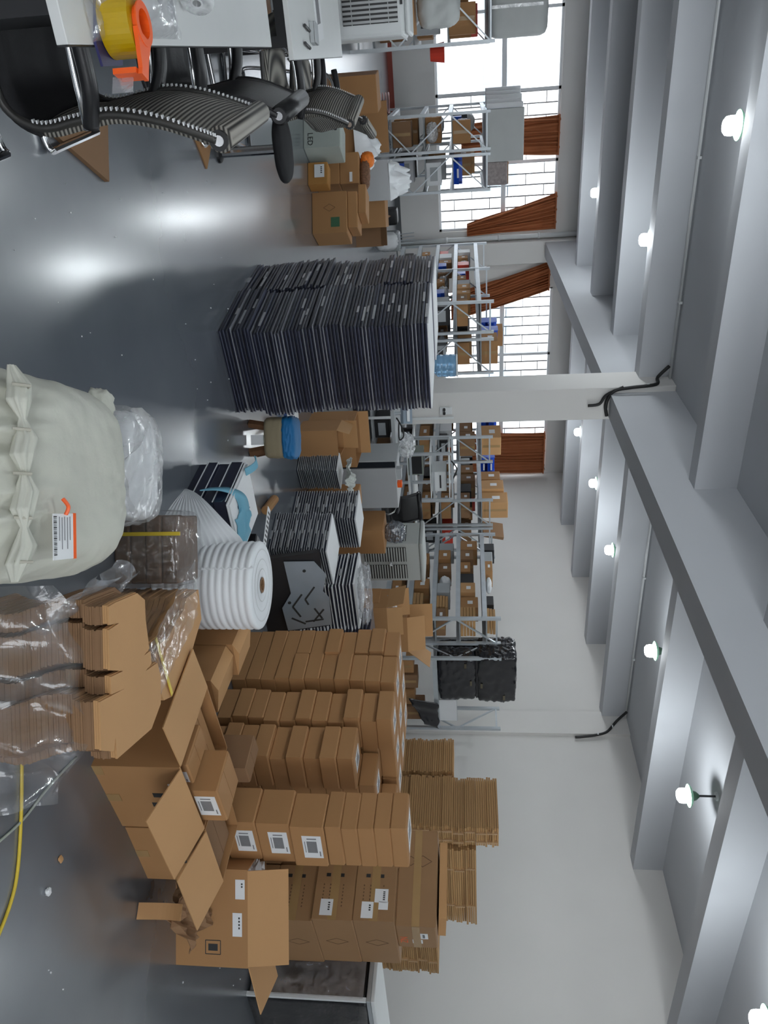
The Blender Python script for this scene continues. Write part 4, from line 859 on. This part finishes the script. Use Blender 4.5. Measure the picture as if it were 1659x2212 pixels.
# table with weighing display
wt = thing('work_table', 'grey metal work table carrying cables and a weighing display', 'table', (3.0,7.75,0))
obj('tabletop', MB().bb(0,1.1,0,.7,.70,.74), GREYP, wt)
for x in (.04,1.06):
    for y in (.04,.66): obj('leg', MB().bb(x-.025,x+.025,y-.025,y+.025,0,.70), STEEL, wt)
for z in (.25,.48): obj('shelf', MB().bb(.03,1.07,.03,.67,z-.01,z+.01), GREYP, wt)
for x in (.12,.45,.8): obj('rail', MB().bb(x-.015,x+.015,-.01,.0,.1,.7), WHITEP, wt)
def box_on(label, name, c, s, mt, rz=0, cat='box', part=None, bevel=.004):
    o = obj(name, MB().bb(-s[0]/2,s[0]/2,-s[1]/2,s[1]/2,0,s[2]), mt, loc=c, rz=rz, label=label, cat=cat, bevel=bevel)
    if part: obj(part[0], MB().box(part[1], part[2]), part[3], o)
    return o
sd = thing('scale_display', 'blue-grey weighing scale display tilted on a post above the table', 'scale', (3.44,7.83,.74), R(-25))
obj('post', MB().tube([(0,0,0),(0,0,.08)], .02, 10), STEEL, sd); hd = obj('head', MB().box((0,0,.13),(.24,.07,.12),rx=R(-35)), mat('blue_grey_plastic',(.28,.34,.40),.4), sd, bevel=.008)
obj('screen', MB().box((0,-.036,.155),(.19,.006,.035),rx=R(-35)), PAPER, hd)
for k in range(4): obj('key', MB().box((-.06+.04*k,-.04,.112),(.03,.006,.03),rx=R(-35)), BLACK, hd)
box_on('white box printed with the lettering Tan o beside the work table', 'printed_box', (3.02,7.5,0), (.3,.2,.5), PAPER, R(-6))
tb = bpy.data.objects['printed_box']; obj('lettering', text_mesh('Tan o', .10), INK, tb, loc=(.0,-.1012,.38), rot=(R(90),0,0)); obj('mark', MB().box((-.04,-.1006,.25),(.14,.001,.04)), INK, tb)
for i, (x, z, s, mt, l) in enumerate(((.3,.49,(.24,.3,.16),GREYP,'grey device on the middle shelf of the work table, left'),(.66,.49,(.22,.3,.17),BLACK,'black device on the middle shelf of the work table'),(.95,.49,(.16,.3,.14),CARD,'small brown box on the middle shelf of the work table'),(.3,.26,(.26,.3,.18),BLACK,'black box on the lower shelf of the work table'),(.7,.26,(.3,.3,.17),GREYP,'grey case on the lower shelf of the work table'))):
    box_on(l, 'device_box', (3.0+x,8.05,z), s, mt, part=('front_plate',(0,-s[1]/2-.002,s[2]*.5),(s[0]*.7,.004,s[2]*.5),STEEL if mt is not STEEL else BLACK))
cb = smooth_path([(3.55,7.95,.745),(3.62,7.88,.80),(3.75,7.9,.82),(3.85,8.0,.76),(3.78,8.1,.747),(3.65,8.05,.76)])
obj('cable_coil', MB().tube(cb, .009, 6), CAB, smooth=True, label='loose black cable coil on the work table', cat='cable')
bag_ = obj('clear_bag', MB().rbox((0,0,.09),(.28,.22,.18),2.6,12,.15,4,8), FILMW, loc=(3.95,8.05,.742), smooth=True, label='clear plastic bag at the right end of the work table', cat='plastic bag')
# desk trolley with monitor frame behind
tr = thing('steel_frame_trolley', 'pale steel trolley frame with baskets between table and racks', 'trolley', (4.55,9.0,0))
for x in (0,.7):
    for y in (0,.5): obj('post', MB().bb(x-.018,x+.018,y-.018,y+.018,0,1.32), STEEL, tr)
for z in (.3,.75,1.05,1.3):
    obj('tray', MB().bb(.0,.7,0,.5,z-.012,z), WHITEP, tr)
    for y in (0,.5): obj('rail', MB().bb(0,.7,y-.01,y+.01,z+.02,z+.05), STEEL, tr)
box_on('green-grey glass tray on the trolley frame', 'glass_tray', (4.74,9.2,.752), (.3,.3,.2), mat('green_grey_glass',(.25,.28,.24),.3), part=('end',(0,-.152,.1),(.26,.004,.16),BLACK)); box_on('white printer on the trolley frame top', 'printer', (5.02,9.25,1.052), (.3,.32,.2), WHITEP, part=('slot',(0,-.162,.12),(.2,.004,.02),BLACK))
obj('cable_bundle', MB().tube(smooth_path([(4.65,8.98,1.33),(4.75,8.95,1.40),(4.9,9.0,1.36),(5.0,9.1,1.33),(4.9,9.2,1.34),(4.75,9.1,1.36)]), .01, 6), CAB, smooth=True, label='black cable loop lying over the trolley frame', cat='cable')
# slatted air cooler
rc = thing('air_cooler', 'pale grey air cooler with slatted panels beside the black mesh chair', 'air cooler', (4.95,7.45,0), R(6))
obj('body', MB().bb(0,.58,0,.42,.12,.96), mat('cooler_grey',(.46,.48,.46),.45,var=.04), rc, bevel=.015); obj('lid', MB().bb(-.02,.6,-.02,.44,.961,1.01), _M['cooler_grey'], rc, bevel=.02)
slat_panel(rc, 16, .22, .5, (.155,-.004,.55), 'front', slat=_M['cooler_grey'], vert=False); slat_panel(rc, 16, .22, .5, (.425,-.004,.55), 'front', slat=_M['cooler_grey']); slat_panel(rc, 16, .3, .5, (-.004,.21,.55), 'left', slat=_M['cooler_grey'])
obj('handle', MB().tube(smooth_path([(.27,-.02,.62),(.29,-.035,.60),(.31,-.02,.62)]), .01, 8), WHITEP, rc)
for x in (.06,.52):
    for y in (.06,.36): obj('castor', MB().tube([(x-.015,y,.045),(x+.015,y,.045)], .043, 12), BLACK, rc); obj('castor_plate', MB().bb(x-.025,x+.025,y-.025,y+.025,.09,.119), BLACK, rc)
obj('bagged_part', MB().rbox((0,0,.11),(.24,.2,.22),2.6,12,.2,4,6), film('dark_bag_film',(.12,.14,.18),haze=.55,gloss=.2), loc=(4.55,7.1,.62), smooth=True, label='dark part in a clear bag on the carton before the slatted cooler', cat='plastic bag')
carton('brown carton carrying the bagged dark part', (4.55,7.1,0), (.34,.34,.62), R(8))
# black mesh office chair by the cooler
office_chair('black mesh office chair standing left of the slatted cooler', (5.12,8.55,0), R(100), LEATH, .44)
desk('white desk behind the black mesh chair, under the right racks', 4.9, 6.3, 10.0, 10.7, .74)
# tall opened cartons right of the cooler
open_carton('tall opened carton with pale flaps right of the slatted cooler', (4.83,6.1,0), R(-8), .34, .4, .70, dict(front=(.16,-10), left=(.18,15), back=(.2,10)))
open_carton('opened carton with long raised flap against the rack post', (5.28,6.5,0), R(-14), .42, .36, .86, dict(front=(.2,-18), right=(.3,40), back=(.26,5)))
obj('white_bag', MB().rbox((0,0,.08),(.26,.2,.16),2.6,10,.2,4,3), FILMW, loc=(5.0,6.3,.62), smooth=True, label='white plastic bag stuffed in the opened carton', cat='plastic bag')
carton('brown carton in the opened carton beneath the white bag', (5.0,6.33,.012), (.28,.3,.6), R(-8))
# water jug on its dispenser
wj = thing('water_dispenser', 'white dispenser half hidden behind the tall black stack', 'dispenser', (3.26,8.8,0)); obj('body', MB().bb(-.16,.16,-.16,.16,0,1.07), WHITEP, wj, bevel=.02); obj('tap', MB().tube([(-.05,-.165,.8),(-.05,-.2,.78)], .012, 8), BLUEP, wj)
jg = thing('water_jug', 'clear blue water jug upside down beside the column', 'water jug', (3.26,8.8,1.075))
obj('bottle', MB().lathe([(.03,0),(.035,.05),(.11,.1),(.135,.13),(.135,.18),(.128,.19),(.135,.2),(.135,.25),(.128,.26),(.135,.27),(.135,.33),(.12,.36),(.05,.365)], 24), mat('blue_water_plastic',(.30,.55,.80),.08,var=.05,trans=.45), jg, smooth=True); obj('rim', MB().lathe([(.125,.345),(.14,.352),(.125,.366)], 24, cap=False), WHITEP, jg)
# black wrapped bundle on the corner rack
BW2 = thing('wrapped_bundle', 'black film wrapped bundle tied in the middle on the corner rack', 'bundle', (8.2,8.84,1.045))
for z0, z1, w in ((.02,.57,.86),(.60,1.17,.94)): obj('wrapped_half', MB().rbox((0,0,(z0+z1)/2),(w,.5,z1-z0+.03),10,26,.05,4.5,z0*9+2), BFILM, BW2, smooth=True)
obj('tie', MB().rbox((0,0,.59),(.84,.48,.05),8,8,.02), BLACK, BW2)
for x, z in ((-.3,.42),(.05,.50),(.1,.66),(.34,1.0)): obj('tape_patch', MB().box((x,-.262,z),(.09,.006,.035)), mat('dark_tape',(.09,.075,.045),.3), BW2)
obj('hanging_film', MB().grid(lambda u, v: Vector((.2+.55*u-.1*v, -.3-.02*math.sin(u*9), -.02-.45*v*(1-.5*u)+.05*noise.noise(Vector((u*5,v*5,3))))), 16, 12), BFILM, loc=(8.45,8.86,1.05), smooth=True, solid=.004, label='torn black film hanging off the corner rack beam', cat='plastic film')
wp = obj('white_board', MB().bb(0,.45,0,.03,0,.28), PAPER, loc=(8.72,8.7,1.042), label='small white panel standing on the corner rack under the black film', cat='panel'); obj('edge', MB().bb(.0,.45,-.002,-.0005,.275,.28), GREYP, wp)
# ---------------------------------------------------------------- goods on the racks
_RM = {}
def rm(key, mb):
    if key not in _RM: _RM[key] = mb().mesh(key)
    return _RM[key]
LOOK = [('brown carton', CARD), ('dark brown carton', CARDD), ('pale carton', CARD2), ('grey box', GREYP), ('white box', PAPER), ('black case', BLACK)]
def bin_me(w, d, h):
    mb = MB().bb(-w/2,w/2,-d/2,d/2,0,.01)
    mb.bb(-w/2,w/2,d/2-.012,d/2,.01,h).bb(-w/2,-w/2+.012,-d/2+.06,d/2-.012,.01,h).bb(w/2-.012,w/2,-d/2+.06,d/2-.012,.01,h)
    mb.hexa([(-w/2,-d/2+.05,.01),(w/2,-d/2+.05,.01),(w/2,-d/2+.062,.01),(-w/2,-d/2+.062,.01),(-w/2,-d/2,h*.6),(w/2,-d/2,h*.6),(w/2,-d/2+.012,h*.6),(-w/2,-d/2+.012,h*.6)]); return mb
SH = ['lowest','second','third','fourth','fifth']
def fill(desc, x0, x1, y0, y1, levels, plan, hmax, along='y', rz0=0):
    """plan: for each level a string of item codes from the front backwards (or left to right)"""
    for li, codes in plan.items():
        z = levels[li]+.001; n = len(codes); span = (y1-y0 if along == 'y' else x1-x0)-.14; sl_ = span/n
        top = (levels[li+1]-.09-z) if li+1 < len(levels) else hmax
        shelf = ('top' if li == len(levels)-1 else SH[li])+' shelf'
        for k, ch in enumerate(codes):
            if ch == '-': continue
            t = .07+sl_*(k+.5); dep = (x1-x0 if along == 'y' else y1-y0)-.12
            W, D = (dep*random.uniform(.75,.98), sl_*random.uniform(.72,.92)) if along == 'y' else (sl_*random.uniform(.72,.92), dep*random.uniform(.75,.98))
            h = top*random.uniform(.5,.92)
            x, y = ((x0+x1)/2+random.uniform(-.02,.02), y0+t) if along == 'y' else (x0+t, (y0+y1)/2)
            pos = 'only item' if n == 1 else (ORD1[k]+(' from the front' if along == 'y' else ' from the left'))
            lab = lambda look: '%s on the %s of the %s, %s' % (look, shelf, desc, pos)
            G_ = 'goods on the '+desc
            W, D, h = round(W,2), round(D,2), round(h,2)
            if ch in 'cdpgwk':
                look, mt = LOOK['cdpgwk'.index(ch)]
                me = boxmesh(W, D, h)
                if me.materials and me.materials[0] != mt: me = me.copy(); me.materials.clear()
                o = obj('shelf_carton' if ch in 'cdp' else 'shelf_box', me, mt, loc=(x,y,z), rz=random.uniform(-.06,.06), label=lab(look), cat='carton' if ch in 'cdp' else 'box', group=G_)
                if ch in 'cdp': obj('tape', MB().box((0,-D/2-.0008,h*.5),(.05,.0012,h*.9)), TAPE, o); obj('paper_label', MB().box((-W/2-.0008,0,h*.55),(.0012,D*.3,h*.3)), PAPER, o)
                else: obj('end_plate', MB().box((0,-D/2-.001,h*.5),(W*.6,.0016,h*.5)), GREYP if ch != 'g' else BLACK, o)
            elif ch in 'bo':
                mt = BLUEP if ch == 'b' else ORANGE
                for q in range(2 if top > .3 and li == len(levels)-1 else 1):
                    o = obj('parts_bin', bin_me(W, min(D,.32), .15), mt, loc=(x,y,z+q*.152), label=lab(('' if q == 0 else 'upper ')+('blue' if ch == 'b' else 'orange')+' bin'), cat='bin', group=G_)
                    obj('label_strip', MB().box((0,-min(D,.32)/2-.001,.075),(W*.4,.002,.03),rx=0), PAPER, o)
            elif ch == 'r':
                o = obj('red_box', boxmesh(W, D, h), REDP, loc=(x,y,z), label=lab('red box'), cat='box', group=G_); obj('end_plate', MB().box((0,-D/2-.001,h*.5),(W*.5,.0016,h*.4)), PAPER, o)
            elif ch == 's':
                n_ = max(3, int(h/.045)); o = obj('sheet_pile', bundle_mesh(W, D, h, n_), BUND, loc=(x,y,z), label=lab('flat brown sheets'), cat='cardboard', group=G_)
            else:
                mt = FILMW if ch == 'f' else PAPER if ch == 't' else mat('grey_bag',(.30,.31,.33),.5,var=.2)
                obj('shelf_bag', MB().rbox((0,0,h*.5),(W*.8,D*.85,h*.8),2.6,9,.15,3.5,random.uniform(0,9)), mt, loc=(x,y,z), smooth=True, label=lab({'f':'clear plastic bag','t':'lumpy white bag'}.get(ch,'grey bag')), cat='bag', group=G_)
fill('left-edge rack', -.68,-.07,12.3,14.4, LV_L, {0:'cdk',1:'gcf',2:'cccr'}, .5)
fill('slab rack', .9,1.46,14.2,16.4, LV_L, {0:'dcfk',1:'fcrkft',2:'cftbkt'}, .5)
fill('aisle rack', 1.54,2.1,14.2,16.4, LV_L, {0:'bwfk',1:'wgtcf',2:'bbbcpt'}, .5)
fill('receding rack', 3.5,4.0,12.3,16.6, LV_R, {0:'ckdcwtgk',1:'kgtcfcdkwc',2:'kgbtcfdbcwr',3:'cdppkcbtrtcw'}, .4)
fill('column rack', 4.12,4.7,12.3,14.5, LV_R, {0:'cwg',1:'gwkdt',2:'gtdcfk',3:'cpkwtc',4:'cbb-'}, .45)
fill('curtain rack', 6.0,6.5,12.5,14.8, LV_R, {1:'cdk',2:'kwdcft',3:'ddcdkw',4:'pbbp'}, .4)
fill('left cooler rack', 7.2,7.74,12.3,15.4, LV_R, {0:'cdck',1:'cdkcgw',2:'cdctpcor',3:'dkdcgkfc',4:'ppc-bbb'}, .55)
fill('right cooler rack', 7.82,8.32,12.3,14.5, LV_R, {0:'gck',1:'kdcg',2:'rcgft',3:'dcprk',4:'-d'}, .5)
fill('flattened-carton rack', 7.25,7.73,8.9,11.2, LV_R, {0:'ccdk',1:'cscdcg',2:'dsgtdcg',3:'scpkcdc',4:'sk-tcgk'}, .22)
fill('corner rack', 7.78,9.25,8.62,9.05, [.3,1.04], {0:'cdcd'}, .4, along='x')
# slabs and bales lying on the left racks
sb_ = thing('white_slab', 'long white slab standing on edge on the left rack under the curtain', 'slab', (1.22,14.25,1.935))
obj('slab', MB().bb(-.34,.46,0,.12,0,.62), mat('grey_white_wrap',(.50,.52,.51),.5,var=.06,vs=5,bump=.15,bs=20), sb_, bevel=.01)
for k in range(5): obj('layer', MB().bb(-.42-.05*k,-.345,.03+.17*k,.18+.17*k,0,.60-.02*(k % 2)), FOAM, sb_, bevel=.008)
pb = thing('patterned_bale', 'small grey bale with reddish print on the aisle rack top', 'bale', (1.86,14.4,1.935)); obj('body', MB().bb(-.17,.2,-.1,.3,0,.36), mat('grey_red_print',(.42,.36,.35),.7,var=.5,vs=26), pb, bevel=.015); obj('top_flap', MB().bb(-.16,.19,-.09,.29,.361,.375), CARD, pb)
pb = thing('white_bale', 'big grey-white wrapped bale on top of the left-edge rack', 'bale', (-.45,12.5,1.935)); obj('body', MB().rbox((0,.2,.39),(.72,.8,.78),9,12,.02,3,2), _M['grey_white_wrap'], pb, smooth=True); obj('tape', MB().bb(-.02,.02,-.215,-.205,.02,.7), FILMW, pb)
pb = obj('white_sack', MB().rbox((0,0,.22),(.42,.4,.44),4,12,.08,3,5), _M['grey_white_wrap'], loc=(-.42,9.6,1.09), smooth=True, label='white wrapped block above the left air cooler', cat='sack')
carton('brown carton stack base behind the left air cooler', (-.42,9.6,0), (.5,.5,1.058), 0)
rs_ = obj('red_tub', MB().lathe([(.10,0),(.13,.2),(.135,.2),(.125,.19),(.095,.01)], 16), REDP, loc=(.12,12.8,1.1), label='red plastic tub hanging at the side of the left-edge rack', cat='tub')
rs_.location = (.02,12.6,1.1)
coil = MB().tube([Vector((.17*math.cos(t*.5)*(1+.1*math.sin(t)), .17*math.sin(t*.5)*(1+.1*math.sin(t)), .03+.012*t*.35)) for t in range(48)], .014, 6)
obj('hose_coil', coil, mat('pinkish_hose',(.55,.30,.28),.5), loc=(.75,15.6,.0), smooth=True, label='coil of pinkish hose on the floor beside the slab rack', cat='hose')
carton('brown carton on top of the column rack, tall one at the end', (4.62,14.0,1.801), (.3,.3,.42), .2)
fp = obj('folded_carton', MB().box((0,0,.2),(.06,.5,.4),ry=.2), CARDD, loc=(8.06,12.6,1.81), label='dark folded carton panels leaning on top of the right cooler rack', cat='cardboard')
for k, (x, y, s, l) in enumerate(((2.75,13.6,(.3,.34,.4),'white bag of parts on the floor before the receding rack'),(2.95,14.6,(.34,.3,.36),'grey floor crate of rods before the receding rack'),(2.6,15.1,(.3,.3,.3),'small black basket on the far aisle floor'))):
    mt = (PAPER, GREYP, BLACK)[k]; o = obj(('floor_bag','rod_crate','floor_basket')[k], MB().rbox((0,0,s[2]/2),s,(2.6,9,9)[k],9,(.15,0,0)[k],4,k), mt, loc=(x,y,0), smooth=k == 0, label=l, cat=('bag','crate','basket')[k])
    for q in range(5 if k == 1 else 0): obj('rod', MB().tube([(-.1+.05*q,0,.2),(-.12+.06*q,.03,.62)], .008, 6), STEEL, o)
